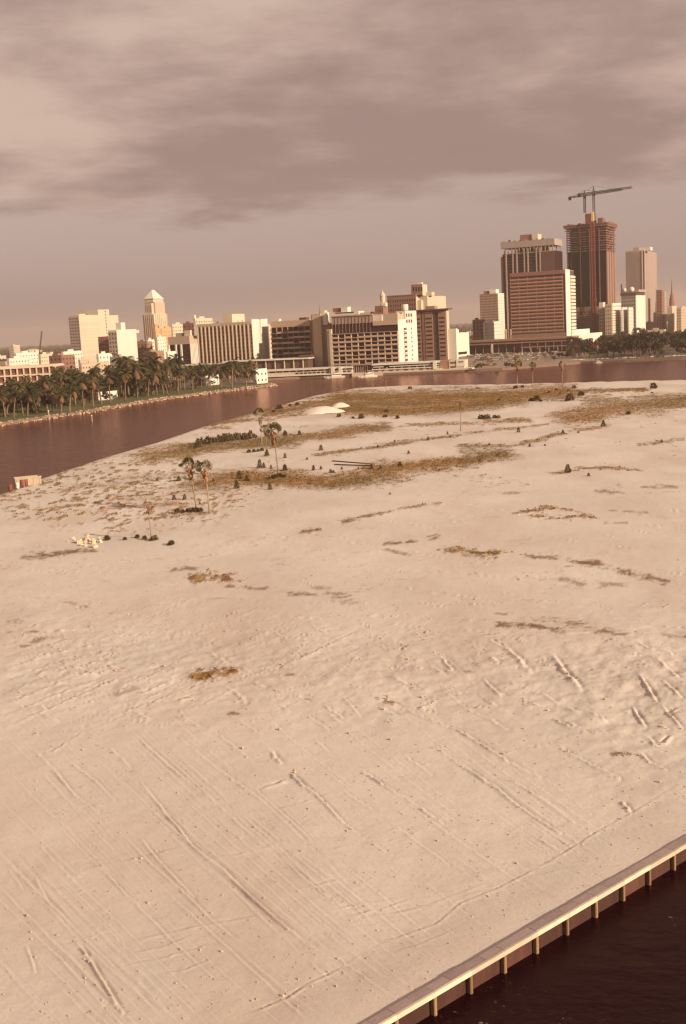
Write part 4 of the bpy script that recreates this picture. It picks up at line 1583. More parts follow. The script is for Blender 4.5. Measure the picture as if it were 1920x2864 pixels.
for k in range(9):
    w = b.W / 9
    b.box('formwork_panel', FORM, 2.2, 2.6, -2 + k * (w + .3), -2.3 + w + k * (w + .3), zt - hgt * .9, zt + 1.5 + (k * 7 % 3) * .7)
zk = b.front(1644, 596)[1]
b.box('lift_core', FORM, b.front(1633, 605)[0], b.front(1656, 605)[0], 8, 26, zt + .92, zk)
b.box('lift_core', BARE, b.front(1668, 605)[0], b.front(1682, 605)[0], 8, 24, zt + .92, zk - 6)
for i in range(16):        # lower frontage behind the slab hotel
    z0 = i * 2.6
    if z0 < zlow - 6:
        b.box('lower_band', GREYC, -b.L - 3, 4, -4, -.5, z0 + 1.4, z0 + 2.3)
b.box('lower_podium', BRICK, -b.L - 2.5, 3.5, -3.4, -.04, 0, zlow - 5)
b.box('lower_podium_top', BROWN, -b.L - 3, 4, -4.2, -.05, zlow - 8, zlow - 3)


def lattice(mb, p, q, w, n, chord=.22):
    p, q = Vector(p), Vector(q)
    d = (q - p).normalized()
    a = d.cross(Vector((0, 0, 1)))
    if a.length < .01:
        a = Vector((1, 0, 0))
    a = a.normalized() * w / 2
    c = d.cross(a).normalized() * w / 2
    cor = [a + c, a - c, -a - c, -a + c]
    for k in cor:
        mb.beam(p + k, q + k, chord)
    for i in range(n):
        s0, s1 = p.lerp(q, i / n), p.lerp(q, (i + 1) / n)
        for k in range(4):
            mb.beam(s0 + cor[k], s1 + cor[(k + 1) % 4], chord * .6)
            mb.beam(s1 + cor[k], s1 + cor[(k + 1) % 4], chord * .6)
    return mb


# hoist mast climbing the front (a part of the building site, stands on the ground)
un = b
hx = b.front(1663, 700)[0]
cw = b.c + b.fu * hx - b.fv * 6.5
he = empty('hoist_mast', (cw.x, cw.y, LAND), -GRID, 'red lattice hoist mast climbing the front of the unfinished tower', 'hoist')
lattice(MB(), (0, 0, 0), (0, 0, zt + 3), 3.6, 34, .34).build('mast', REDST, he)
cube('hoist_car', he, REDST, -2.6, 2.6, -1.2, 1.2, zt * .35, zt * .35 + 4)
cube('hoist_head', he, YELST, -1.4, 1.4, -1.4, 1.4, zt + 3.02, zt + 14)
for k in range(18):
    cube('tie', he, REDST, -.3, .3, 1.9, 4.5, 8 + k * zt / 19, 8.5 + k * zt / 19)


def crane(name, label, px, pyb, pyt, tip_px, tail_px, Y, slope):
    base = at_depth(px, pyb, Y)
    top = at_depth(px, pyt, Y)
    e = empty(name, base, 0, label, 'crane', 'tower cranes on the unfinished tower')
    hh = top.z - base.z
    lattice(MB(), (0, 0, 0), (0, 0, hh * .74), 2.2, 9, .3).build('mast', STEEL, e)
    zj = hh * .74
    # the jib swings out towards the viewer at an angle
    tip = at_depth(tip_px, pyt, Y)
    tail = at_depth(tail_px, pyt, Y)
    wx = tip.x - base.x
    d = Vector((wx, -wx * slope, 0))
    dt = Vector((tail.x - base.x, -(tail.x - base.x) * slope, 0))
    z = Vector((0, 0, zj + 1))
    lattice(MB(), z, d + z, 1.8, 16, .3).build('jib', STEEL, e)
    lattice(MB(), z, dt + z, 1.6, 6, .3).build('counter_jib', STEEL, e)
    mb = MB().box(-1.4, 1.4, -1.4, 1.4, -2.6, 1.0)
    mb.build('counterweight', STEEL, e).location = dt * .92 + z - Vector((0, 0, .6))
    mb = MB()
    for sx in (-1, 1):
        for sy in (-1, 1):
            mb.beam((sx, sy, zj), (0, 0, hh), .32, .24)
    mb.build('apex_tower', STEEL, e)
    mb = MB().beam((0, 0, hh), d * .62 + z, .16).beam((0, 0, hh), dt * .9 + z, .16)
    mb.build('tie_rod', STEEL, e)
    mb = MB().box(-1.2, 1.2, -2.8, -1.1, zj - 3, zj - .2)
    mb.build('operator_cab', STEEL, e)
    return e


crane('tower_crane', 'tower crane with the higher longer jib, on the unfinished tower', 1662, 600, 520, 1746, 1624, 1443, 1.0)
crane('tower_crane', 'shorter tower crane with the lower jib, on the lift core of the unfinished tower', 1636.5, 596, 532, 1715, 1599.5, 1448, 1.3)

# ---- grey tower with a corner slot
b = B('grey_slot_tower', 'smooth mauve-grey tower with a thin corner slot and white penthouse', 1802, 701, 1750, 1837, 1750)
b.core(MAUVE)
zt = b.Z
for k in range(16):
    b.fb('rib', MAUVE, 'f', (k + .2) * b.L * .9 / 16, (k + .65) * b.L * .9 / 16, 0, zt - 1, .03, .35)
for k in range(12):
    b.fb('rib', MAUVE, 'r', 3 + (k + .2) * (b.W - 3) / 12, 3 + (k + .65) * (b.W - 3) / 12, 0, zt - 1, .03, .35)
b.fb('corner_fin', CREAM, 'f', b.L - 3.4, b.L - 1.8, 0, zt, .03, 1.0)
b.fb('corner_slot', BGLASS, 'f', b.L - 1.7, b.L + .2, 0, zt - .5, .03, .25)
b.parapet(MAUVE, .6)
b.box('penthouse', MAUVE, -b.L * .62, -b.L * .28, 4, 20, zt, zt + 5.5)
b.box('penthouse', WHITE, -b.L * .275, 8, 6, 24, zt, zt + 5.0)
# ---- white slab with spherical tanks
b = B('white_flank_tower', 'building with a bright white flank, dark roof band and two round roof tanks', 1778, 825, 1738, 1804, 1350)
b.core(BRICK)
b.punched('f', GREYC, 6, b.Z - 1, 7, 12, .5, .5, glass=BGLASS)
b.fb('end_wall', WHITE, 'r', 0, b.W, 0, b.Z - .3, .03, .6)
b.box('roof_band', DARKBR, -b.L - .8, 1.2, -.8, b.W * .9, b.Z, b.Z + 3.2)
b.box('roof_box', MAUVE, -b.L * .12, 3, 4, b.W * .8, b.Z + 3.22, b.Z + 6)
for px, r in ((1745, 2.6), (1765, 3.1)):
    x = b.front(px, 810)[0]
    MB().lathe([(r * math.sin(math.pi * (i + .3) / 8.6), -r * math.cos(math.pi * (i + .3) / 8.6)) for i in range(9)], 14, x, 5).build('round_tank', WHITE, b.e, True).location.z = b.Z + 3.2 + r * .96
b.box('stack', DARKBR, b.front(1736, 800)[0], b.front(1739, 800)[0], 2, 4, b.Z + 3.22, b.front(1737, 795)[1])
for nm, lab, x0, xc, x1 in (('slim_white_block', 'slim white block standing next to the banded white building', 1738, 1741, 1755), ('slim_white_block', 'slim white block tucked against the tower with the bright white flank', 1757, 1759, 1771)):
    lowrise(nm, lab, x0, xc, x1, 862, 1310, WHITE, 2, 8, 0)
# ---- banded white building
b = B('banded_white_building', 'narrow white building with horizontal sun bands, beside the unfinished tower', 1711, 850, 1692, 1735, 1300)
b.core(BEIGE)
b.punched('f', BEIGE, 3, b.Z - 1, 3, 10, .4, .4)
n = 14
zt = b.Z
for i in range(n):
    z0 = i * zt * .84 / n
    b.fb('sun_band', WHITE, 'r', 0, b.W, z0 + .2, z0 + zt * .84 / n * .62, .03, 1.0)
b.fb('upper_wall', WHITE, 'r', 0, b.W, zt * .85, zt * .93, .03, 1.0)
b.fb('upper_wall', WHITE, 'r', 0, b.W, zt * .955, zt + .8, .03, 1.0)
b = lowrise('slender_white_tower', 'slender pale tower with a white head beside the banded building', 1676, 1688, 1695, 866, 1330, CREAM, 2, 10, 0)
b.roofbox(WHITE, .0, .95, .05, .9, 8, 'white_head')
# ---- far right: domed spire tower and neighbours
b = B('spired_tower', 'slim pale tower with a dark lantern head and thin spire', 1880, 856, 1867, 1893, 1800)
b.core(CREAM)
zt = b.Z
b.punched('f', CREAM, 5, zt - 2, 3, 10, .35, .6, glass=BEIGE)
b.punched('r', CREAM, 5, zt - 2, 3, 10, .35, .6, glass=BEIGE)
cx, cy = -b.L / 2, b.W / 2
z2 = b.front(1880, 820)[1]
z3 = b.front(1880, 783)[1]
r = b.L * .62
hh = z2 - zt
MB().lathe([(r, 0), (r, hh * .35), (r * .86, hh * .38), (r * .86, hh * .62), (r * .7, hh * .68), (r * .66, hh * .85), (r * .4, hh), (r * .28, hh * 1.1)], 8, cx, cy).build('lantern_head', BRICK, b.e).location.z = zt + .02
MB().lathe([(r * .27, 0), (r * .18, (z3 - z2) * .5), (.25, z3 - z2)], 8, cx, cy).build('spire', BRICK, b.e).location.z = z2 + hh * .1
lowrise('rust_brown_block', 'tall rust-brown block beside the mauve-grey tower', 1836, 1851, 1853, 812, 1720, BRICK, 2, 14, 0, W=18)
lowrise('grey_slim_block', 'slim grey block between the rust-brown block and spired tower', 1852, 1858, 1864, 818, 1760, GREYC, 2, 12, 0)
lowrise('tan_edge_block', 'tan block beyond the spired tower', 1893, 1905, 1935, 862, 1700, BEIGE, 4, 8)

# ---- left side low-rises
GA = math.radians(-3)
b = B('parking_garage', 'open concrete parking garage with a pale frame behind the palms', 156, 1021, -60, None, 790, W=30, a=GA)
b.core(mat('garage_inside', (.115, .045, .035), .9, .3, .1))
zt = b.Z
GAR = mat('garage_frame', (.58, .44, .32), .85, .12, .2)
ncol = 12
for i in range(4):
    z0 = zt - 1.0 - i * 5.0
    b.fb('deck_beam', GAR, 'f', 0, b.L, z0, z0 + 1.0, .03, 1.2)
for k in range(ncol + 1):
    u = b.L * k / ncol
    b.fb('column', GAR, 'f', max(0, u - .45), min(b.L, u + .45), 0, zt - 1.02, .2, 1.0)
for i in range(3):
    b.fb('deck_rail', FORM, 'f', .1, b.L - .1, zt - 5.0 * (i + 1) + .02, zt - 5.0 * (i + 1) + 1.2, .1, .2)
b.parapet(GAR, .5)
for k in range(4):
    b.fb('deck_beam', GAR, 'r', 0, b.W, zt - 1.0 - k * 5.0, zt - k * 5.0, .03, .6)
b = lowrise('gridded_frame_building', 'grey building with an open white window grid behind the palms', 308, 350, 376, 1000, 930, GREYC, 4, 5, .25, mf=mat('grid_frame', (.38, .31, .27), .85, .1, .2))
b = lowrise('ornate_white_building', 'small white building with arched-looking dark openings behind the palms', 464, 469, 492, 986, 950, WHITE, 3, 4, .2, glass=BROWN)
lowrise('white_hall', 'long bright white hall with a roof box at the far left', 40, 46, 107, 990, 1300, WHITE, 8, 1)
lowrise('white_store', 'low white store in front of the long white hall', 20, 26, 82, 1005, 1150, WHITE, 7, 1)
lowrise('white_warehouse', 'wide white warehouse at the foot of the pale slab tower', 172, 178, 230, 986, 1150, WHITE, 6, 2)
lowrise('white_depot', 'white depot with a plain wall between slab tower and gridded building', 270, 276, 313, 992, 1080, WHITE, 4, 2)
lowrise('drab_brown_block', 'drab brown block with a white roof box at the far left', 138, 172, 176, 996, 1100, BRICK, 2, 2, .2, W=20)
lowrise('beige_shed', 'beige flat shed in front of the white warehouse', 219, 224, 250, 1008, 1000, BEIGE, 4, 2)
lowrise('long_beige_block', 'long beige low block in front of the white depot', 222, 228, 306, 1020, 960, BEIGE, 8, 2)
lowrise('cream_cottage_block', 'small cream block with narrow bays at the far left', 108, 114, 146, 993, 1200, CREAM, 5, 2)
lowrise('horizon_apartment_block', 'pale apartment block alone on the skyline at the far left', 26, 38, 56, 967, 2600, CREAM, 4, 4)
b = B('far_arena', 'wide low pale arena on the skyline at the far left', 88, 980, 66, 112, 3200)
rr = 22
MB().lathe([(rr, 0), (rr * 1.05, b.Z * .7), (rr * 1.0, b.Z), (rr * .5, b.Z + 3), (2, b.Z + 4)], 20, -b.L / 2, rr).build('drum_wall', CREAM, b.e)
for k in range(10):
    t_ = 2 * math.pi * k / 10
    b.box('buttress', CREAM, -b.L / 2 + rr * 1.08 * math.cos(t_) - 1, -b.L / 2 + rr * 1.08 * math.cos(t_) + 1, rr + rr * 1.08 * math.sin(t_) - 1, rr + rr * 1.08 * math.sin(t_) + 1, 0, b.Z)
p = at_depth(105, 972, 2000)
ce = empty('crawler_crane', (p.x, p.y, LAND), 0, 'thin lattice boom crane leaning over the far left skyline', 'crane')
q = at_depth(117.5, 926, 2000)
hb = q.z - LAND
lattice(MB(), (0, 0, 3), (q.x - p.x, 0, hb), 1.6, 14, .35).build('boom', STEEL, ce)
MB().box(-4, 4, -3, 3, 0, 4).box(-6, -2, -2.4, 2.4, 4, 7).build('crane_body', STEEL, ce)

# ---- scattered low buildings filling the streets behind
FR = random.Random(21)
KIND = (('white_house', WHITE, 'white'), ('cream_house', CREAM, 'cream'), ('tan_house', BEIGE, 'tan'), ('brick_house', BRICK, 'brown'))
count = 0
tries = 0
proto = {}
while count < 150 and tries < 4000:
    tries += 1
    Y = FR.uniform(1020, 3000)
    tx = FR.uniform(-.30, .30)
    X = tx * Y
    if (tx > -.02 and Y < 1300) or (.10 < tx and Y < 1230):
        continue
    w, d, h = FR.uniform(9, 26), FR.uniform(9, 24), FR.uniform(5, 13)
    rad = math.hypot(w, d) / 2 + 2
    if any(math.hypot(X - fx, Y - fy) < rad + fr for fx, fy, fr in FOOT):
        continue
    FOOT.append((X, Y, rad))
    nm, m, cn = FR.choice(KIND[:3] if FR.random() < .85 else KIND[3:])
    e = empty(nm, (X, Y, LAND), -GRID if FR.random() < .8 else FR.uniform(-.5, .5), 'low %s flat-roofed building among the far city blocks' % cn, 'building', 'low %s buildings among the city blocks' % cn)
    wl = cube('wall', e, m, -w / 2, w / 2, -d / 2, d / 2, 0, h)
    cube('roof', e, ROOFM, -w / 2 + .3, w / 2 - .3, -d / 2 + .3, d / 2 - .3, h + .001, h + .15)
    if FR.random() < .6:
        cube('roof_box', e, m, -w * .2, w * .1, -d * .1, d * .2, h + .16, h + 2.6)
    n = max(2, int(w / 3.4))
    for k in range(n):
        for j in range(max(1, int(h / 4))):
            sub(cube('window', e, BGLASS, -w / 2 + (k + .34) * w / n, -w / 2 + (k + .66) * w / n, -d / 2 - .05, -d / 2 + .05, 1.4 + j * 3.6, 2.5 + j * 3.6), wl)
    n = max(2, int(d / 3.4))
    for k in range(n):
        for j in range(max(1, int(h / 4))):
            sub(cube('window', e, BGLASS, w / 2 - .05, w / 2 + .05, -d / 2 + (k + .34) * d / n, -d / 2 + (k + .66) * d / n, 1.4 + j * 3.6, 2.5 + j * 3.6), wl)
    count += 1

# ================================================================== PLANTS
GREEN_D = mat('palm_frond_dark', (.050, .048, .017), .7, .45, 1.5, translucent=.15)
GREEN_F = mat('fan_frond', (.13, .10, .035), .7, .45, 1.5, translucent=.15)
DEADC = mat('dry_coconut_frond', (.14, .075, .035), .9, .4, 1.5)
SKIRT = mat('rusty_frond_skirt', (.25, .13, .065), .9, .35, 1.5)
GREEN_O = mat('palm_frond_olive', (.095, .070, .024), .7, .45, 1.5, translucent=.15)
DEADF = mat('dead_frond', (.27, .125, .055), .9, .35, 1.5)
TRUNKC = mat('coconut_trunk', (.17, .11, .065), .9, .3, 1.2)
TRUNKM = mat('palm_trunk', (.28, .205, .145), .9, .25, 1.2)
TRUNKD = mat('palm_trunk_dark', (.22, .13, .075), .9, .3, 1.2)
LEAF_D = mat('leaf_dark', (.062, .048, .020), .8, .5, .6, translucent=.12)
LEAF_B = mat('leaf_brownish', (.082, .052, .024), .8, .5, .6, translucent=.12)
PINEM = mat('young_pine_needles', (.14, .098, .038), .85, .4, 1.0)
WOODM = mat('tree_bark', (.15, .085, .05), .9, .3, 1.0)


def coconut_meshes(seed):
    r = random.Random(seed)
    h = r.uniform(9, 14)
    lean = Vector((r.uniform(-3.2, 2.2), r.uniform(-2, 2), 0))
    pts, rad = [], []
    for i in range(8):
        t_ = i / 7
        p = lean * (t_ ** 1.6) + Vector((0, 0, h * t_))
        pts.append(p)
        rad.append(.26 * (1 - t_) + .14 + (.12 if i == 0 else 0))
    trunk = MB().tube(pts, rad, 7)
    top = pts[-1]
    green, dry = MB(), MB()
    for k in range(24):
        az = 2 * math.pi * k / 24 * 2.4 + r.uniform(-.3, .3)
        el = math.radians(r.choice((65, 45, 30, 15, 0, -20, -40)) + r.uniform(-8, 8))
        ln = r.uniform(3.6, 5.0)
        d = Vector((math.cos(az) * math.cos(el), math.sin(az) * math.cos(el), math.sin(el)))
        side = Vector((-math.sin(az), math.cos(az), 0))
        mb = dry if el < -.3 else green
        prev = top.copy()
        ns = 9
        p = top.copy()
        for i in range(ns):
            d = (d + Vector((0, 0, -.17))).normalized()
            q_ = p + d * ln / ns
            wl = ln * .30 * math.sin(math.pi * (.12 + .86 * (i + .5) / ns))
            nrm = side.cross(d)
            for s in (-1, 1):
                tipv = p.lerp(q_, .5) + side * s * wl + d * wl * .45 - Vector((0, 0, wl * .45 + r.uniform(0, .2)))
                mb.poly([p + nrm * .02, q_ + nrm * .02, tipv])
                tip2 = q_ + side * s * wl * .9 + d * wl * .6 - Vector((0, 0, wl * .6 + r.uniform(0, .2)))
                mb.poly([p.lerp(q_, .6), q_ + d * .05, tip2])
            p = q_
    for k in range(7):
        az = r.uniform(0, 6.28)
        c = top + Vector((math.cos(az) * .35, math.sin(az) * .35, -.35))
        dry.beam(c, c + Vector((0, 0, -.35)), .16, .1, 5)
    return trunk.mesh('trunk', TRUNKC, True), green.mesh('crown', GREEN_D if seed % 3 else GREEN_O), dry.mesh('dead_frond_skirt', DEADC)


COCO = [coconut_meshes(s) for s in range(6)]


def plant(name, meshes, names, loc, rz, sc, label, cat, group):
    e = empty(name, loc, rz, label, cat, group)
    e.scale = (sc, sc, sc)
    for me_, nm in zip(meshes, names):
        place(me_, nm, e)
    return e


def grove_place(px):
    for lim, wh in ((160, 'below the open parking garage'), (255, 'between the garage and the low white pavilion'), (345, 'around the low white pavilion'), (480, 'between the pavilion and the white clubhouse'), (640, 'by the white clubhouse'), (9999, 'by the bright white villa')):
        if px < lim:
            return wh


def size_word(s, lo, hi):
    return 'short' if s < lo else 'tall' if s > hi else 'mid-height'


def park_place(px):
    return 'before the white podium wing' if px < 1680 else 'before the banded and slim white blocks' if px < 1775 else 'before the white-flanked and mauve-grey towers' if px < 1850 else 'before the spired tower'


PARTS_P = ('trunk', 'crown', 'dead_frond_skirt')
PR = random.Random(5)


def pen_inner(x, y):
    """distance inland from the palm point's shoreline (rough)"""
    best = 1e9
    for (x0, y0), (x1, y1) in zip(shore_pen[1:-1], shore_pen[2:]):
        dx, dy = x1 - x0, y1 - y0
        t_ = max(0, min(1, ((x - x0) * dx + (y - y0) * dy) / (dx * dx + dy * dy)))
        best = min(best, math.hypot(x - x0 - t_ * dx, y - y0 - t_ * dy))
    return best


# palms standing at the front edge of the grove: traced feet
L1 = 'coconut palm at the front edge of the grove beside the rocky lawn shore'
L2 = 'coconut palm deep in the crowded grove on the point'
G1, G2 = 'coconut palms along the front of the grove', 'coconut palms inside the grove'
for i, (px, py) in enumerate([(65, 1163), (78, 1166), (132, 1147), (173, 1158), (196, 1155), (235, 1152), (262, 1140), (105, 1150), (40, 1172), (150, 1150), (285, 1133), (310, 1128), (352, 1122), (385, 1116), (415, 1112), (440, 1106), (470, 1104), (500, 1100), (540, 1097), (620, 1088), (650, 1087), (690, 1084), (720, 1082), (590, 1091), (15, 1168), (-20, 1180)]):
    g = ground(px, py, LAND)
    s_ = PR.uniform(.9, 1.25)
    lb_ = '%s coconut palm on the rocky lawn shore %s' % (size_word(s_, 1.0, 1.13), grove_place(px))
    plant('coconut_palm', COCO[i % 6], PARTS_P, g, PR.uniform(0, 6.28), s_, lb_, 'palm', lb_)
n = 0
spots = []
while n < 165:
    px = PR.uniform(-60, 730)
    base = 1190 - .146 * px
    py = base - PR.uniform(20, 70 if px < 330 else 48)
    if 400 < px and py > 1110:
        continue
    if 255 < px < 335 and PR.random() < .55:
        continue
    if px > 420 and PR.random() < .45:
        continue
    g = ground(px, py, LAND)
    if any(math.hypot(g.x - a, g.y - c) < 2.2 for a, c in spots):
        continue
    if any(math.hypot(g.x - fx, g.y - fy) < fr * .55 for fx, fy, fr in FOOT):
        continue
    spots.append((g.x, g.y))
    s_ = PR.uniform(.8, 1.2) * (.85 if px < 160 else 1.1 if px < 330 else 1.4 if px < 500 else .95)
    lb_ = '%s coconut palm inside the grove %s' % (size_word(s_, .9, 1.25), grove_place(px))
    plant('coconut_palm', COCO[PR.randrange(6)], PARTS_P, g, PR.uniform(0, 6.28), s_, lb_, 'palm', lb_)
    n += 1


def leafy_mesh(seed, h=10.0, rx=4.5, rz=3.4, n=900, leaf=.42, flat=.75):
    r = random.Random(seed)
    mb = MB()
    cl = []
    for k in range(13):
        a, c = r.uniform(0, 6.28), r.uniform(-.75, .95)
        q_ = math.sqrt(max(0, 1 - c * c)) * r.uniform(.55, 1)
        cl.append((Vector((math.cos(a) * q_ * rx, math.sin(a) * q_ * rx, h - rz + c * rz * flat)), r.uniform(.8, 1.7)))
    for k in range(n):
        c, cr = r.choice(cl)
        v = Vector((r.gauss(0, 1), r.gauss(0, 1), r.gauss(0, .8))).normalized() * cr * r.uniform(.6, 1.05)
        p = c + v
        a = Vector((r.uniform(-1, 1), r.uniform(-1, 1), r.uniform(-.6, .6))).normalized() * leaf * r.uniform(.6, 1.3)
        d = a.cross(Vector((r.uniform(-1, 1), r.uniform(-1, 1), r.uniform(-1, 1)))).normalized() * leaf * r.uniform(.5, 1)
        mb.poly([p - a, p + d, p + a, p - d])
    tr = MB().tube([(0, 0, 0), (.15, .05, h * .25), (.1, -.1, h * .5), (.2, 0, h * .72)], [.35, .26, .22, .12], 7)
    for c, cr in cl[:7]:
        tr.tube([(.12, -.05, h * .38), tuple((c + Vector((0, 0, h * .4))) * .5), tuple(c)], [.14, .09, .04], 5)
    return tr.mesh('trunk', WOODM, True), mb.mesh('crown', LEAF_B if seed % 2 else LEAF_D)


TREES = [leafy_mesh(s, h=9 + s % 3, rx=4.2 + .5 * (s % 3)) for s in range(5)]
TR = random.Random(12)
tspots = []
for zone, lab, grp, cnt in ((0, 'dark bushy park tree in the waterfront tree belt right of the slab hotel', 'trees of the waterfront park', 190), (1, 'dark bushy street tree among the low roofs behind the palm grove', 'street trees behind the grove', 60), (3, 'dark dense broadleaf tree filling the understorey of the palm grove', 'understorey trees of the grove', 130), (2, 'small dark tree on the quay beside the parking lot', 'small quay trees', 18)):
    n = 0
    while n < cnt:
        if zone == 0:
            px = TR.uniform(1600, 1960)
            py = TR.uniform(962, 1004) - .03 * (px - 1600)
            g = ground(px, py, LAND)
        elif zone == 3:
            px = TR.uniform(-40, 470) if TR.random() < .85 else TR.uniform(470, 730)
            g = ground(px, 1190 - .146 * px - TR.uniform(19, 66), LAND)
        elif zone == 1:
            px, py = TR.uniform(-20, 560), TR.uniform(1046, 1085)
            g = ground(px, py - .05 * px, LAND)
        else:
            px, py = TR.choice(((1412, 1030), (1420, 1031), (1545, 1012), (1552, 1008), (1570, 1008), (1580, 1002), (1590, 1000), (1600, 995), (1560, 1003), (1605, 1004), (1575, 995), (1540, 1003), (1330, 1034), (1345, 1034), (1440, 1030), (1455, 1028), (1380, 1031), (1340, 1033)))
            g = ground(px + TR.uniform(-4, 4), py + TR.uniform(-3, 3), LAND)
        if any(math.hypot(g.x - a, g.y - c) < (2.6 if zone == 0 else 2.0) for a, c in tspots) and TR.random() < .97:
            continue
        if zone == 1 and any(math.hypot(g.x - fx, g.y - fy) < fr for fx, fy, fr in FOOT):
            continue
        tspots.append((g.x, g.y))
        sc = TR.uniform(.75, 1.25) if zone != 2 else TR.uniform(.3, .55)
        if zone == 0:
            sc *= (1.35 if px > 1690 else 1.1) * (TR.choice((.35, .5)) if n % 3 == 0 else 1)
        if zone == 3:
            sc *= TR.choice((.45, .6, .8, 1.0, 1.3))
        lb_ = lab
        if zone == 0:
            lb_ = '%s dark park tree %s' % ('low bushy' if sc < .7 else 'spreading' if sc < 1.3 else 'tall spreading', park_place(px))
        elif zone == 3:
            lb_ = '%s dark broadleaf tree under the palms %s' % (size_word(sc, .5, .95), grove_place(px))
        elif zone == 1:
            lb_ = '%s street tree behind the grove %s' % (size_word(sc, .9, 1.1), grove_place(px))
        plant('park_tree' if zone == 0 else 'street_tree', TREES[TR.randrange(5)], ('trunk', 'crown'), g, TR.uniform(0, 6.28), sc, lb_, 'tree', lb_ if zone != 2 else grp)
        n += 1


# ---- tall fan palms left standing on the sand
def fan_palm(name, label, bpx, tpx, full=1.0, group=None, seed=0):
    r = random.Random(seed + 100)
    base = sand_at(*bpx)
    top = at_depth(tpx[0], tpx[1], base.y)
    v = Vector((top.x - base.x, r.uniform(-.4, .4), top.z - base.z))
    h = v.z
    e = empty(name, base, 0, label, 'palm', group)
    cr = max(1.0, h * .15)
    hb = v * (1 - cr * .85 / h)
    k0 = max(.08, h * .0115)
    MB().tube([(0, 0, -.3), tuple(hb * .25 + Vector((.06, 0, 0))), tuple(hb * .55 + Vector((.1, .03, 0))), tuple(hb * .8), tuple(hb)], [k0 * 1.7, k0 * 1.05, k0 * .9, k0 * .85, k0 * .8], 7).build('trunk', TRUNKM, e, True)
    g, dd = MB(), MB()
    if full > .3:
        for k in range(int(19 * full)):
            az, el = r.uniform(0, 6.28), math.radians(r.uniform(-30, 75))
            d = Vector((math.cos(az) * math.cos(el), math.sin(az) * math.cos(el), math.sin(el)))
            lf = r.uniform(.55, 1.15)
            c = hb + d * cr * .6 * lf - Vector((0, 0, cr * .12 * lf))
            s = d.cross(Vector((r.uniform(-1, 1), r.uniform(-1, 1), r.uniform(-.4, 1)))).normalized()
            g.beam(hb, c, .03, .02, 3)
            for j in range(7):
                t0, t1 = -1.2 + j * .35, -1.2 + (j + .8) * .35
                g.poly([c, c + (d * math.cos(t0) + s * math.sin(t0)) * cr * .62, c + (d * math.cos(t1) + s * math.sin(t1)) * cr * .60 - Vector((0, 0, .12))])
        g.build('crown', GREEN_F, e)
    for k in range(int(34 * (.5 + .5 * full))):
        az = r.uniform(0, 6.28)
        t_ = r.uniform(.0, cr * 1.5)
        c = hb * ((h - cr - t_) / max(.1, h - cr * .6)) if full > .3 else hb - Vector((0, 0, t_))
        c = hb - v.normalized() * t_
        o = Vector((math.cos(az), math.sin(az), 0))
        ln = cr * r.uniform(.5, .9)
        out = cr * r.uniform(.25, .5) * (1.2 if t_ < cr * .5 else .7)
        s = Vector((-o.y, o.x, 0)) * cr * r.uniform(.1, .2)
        dd.poly([c + o * .05, c + o * out + s - Vector((0, 0, ln * .5)), c + o * out * .8 - Vector((0, 0, ln)), c + o * out - s - Vector((0, 0, ln * .5))])
    dd.build('dead_frond_skirt', SKIRT, e)
    return e


FP = [
    ('nearly bald dead palm trunk standing alone on the pale sand', (424, 1508), (411, 1388), .0),
    ('fan palm with drooping brown skirt, leaning left one of the pair on the sand', (551, 1428), (525, 1278), 1),
    ('straighter fan palm of the pair on the sand, with rusty frond skirt', (587, 1434), (570, 1284), 1),
    ('tall fan palm rooted in the dark brown grass clump beside the cluster', (780, 1333), (761, 1184), 1),
    ('middle fan palm of the three-palm cluster at the scrub edge', (749, 1270), (738, 1188), 1),
    ('tallest thin fan palm at the back of the three-palm cluster', (733, 1248), (726, 1142), 1),
    ('bare broken palm pole on the beach facing the marina terrace', (1041, 1082), (1040, 1050), 0),
    ('thicker bare palm trunk on the grass beside the beach pole', (1080, 1091), (1078, 1044), 0),
    ('solitary bare palm pole in the middle of the sand flat', (1289, 1204), (1288, 1104), 0),
    ('round-headed fan palm standing before the channel, left of the taller pair', (1392, 1080), (1390, 1039), 1),
    ('broad-crowned fan palm before the channel in front of the parking lot', (1447, 1086), (1447, 1004), 1),
    ('fan palm with long rusty skirt before the channel beside the broad-crowned one', (1491, 1086), (1489, 1012), 1),
    ('thin faded fan palm before the channel, facing the small quay trees', (1574, 1080), (1572, 1010), .5),
]
for i, (lab, bp_, tp_, full) in enumerate(FP):
    fan_palm('fan_palm' if full else 'bare_palm_trunk', lab, bp_, tp_, full, None, i)


# ---- shrubs and young pines
SHRUBL = mat('shrub_leaf', (.12, .085, .034), .85, .45, 1.0)


def shrub_mesh(seed, conical):
    r = random.Random(seed)
    mb = MB()
    for k in range(150):
        t_ = r.random() ** (1.3 if conical else 1.1)
        z = t_ * (1.6 if conical else .9)
        rr = ((1 - t_) * .62 + .08 if conical else math.sqrt(max(.02, 1 - t_ * t_)) * .62) * r.uniform(.45, 1.15)
        a = r.uniform(0, 6.28)
        p = Vector((math.cos(a) * rr, math.sin(a) * rr, z + .05))
        d = Vector((math.cos(a) * .25, math.sin(a) * .25, r.uniform(.05, .35)))
        s = Vector((-math.sin(a), math.cos(a), r.uniform(-.3, .3))) * r.uniform(.06, .14)
        mb.poly([p - s, p + s, p + d])
        mb.poly([p - s.cross(d).normalized() * .08, p + s.cross(d).normalized() * .1, p + d * 1.1])
    st = MB()
    for k in range(4):
        a = r.uniform(0, 6.28)
        st.beam((0, 0, -.2), (math.cos(a) * .25, math.sin(a) * .25, 1.1 if conical else .6), .05, .02, 4)
    return st.mesh('stem', WOODM), mb.mesh('foliage', PINEM if conical else SHRUBL)


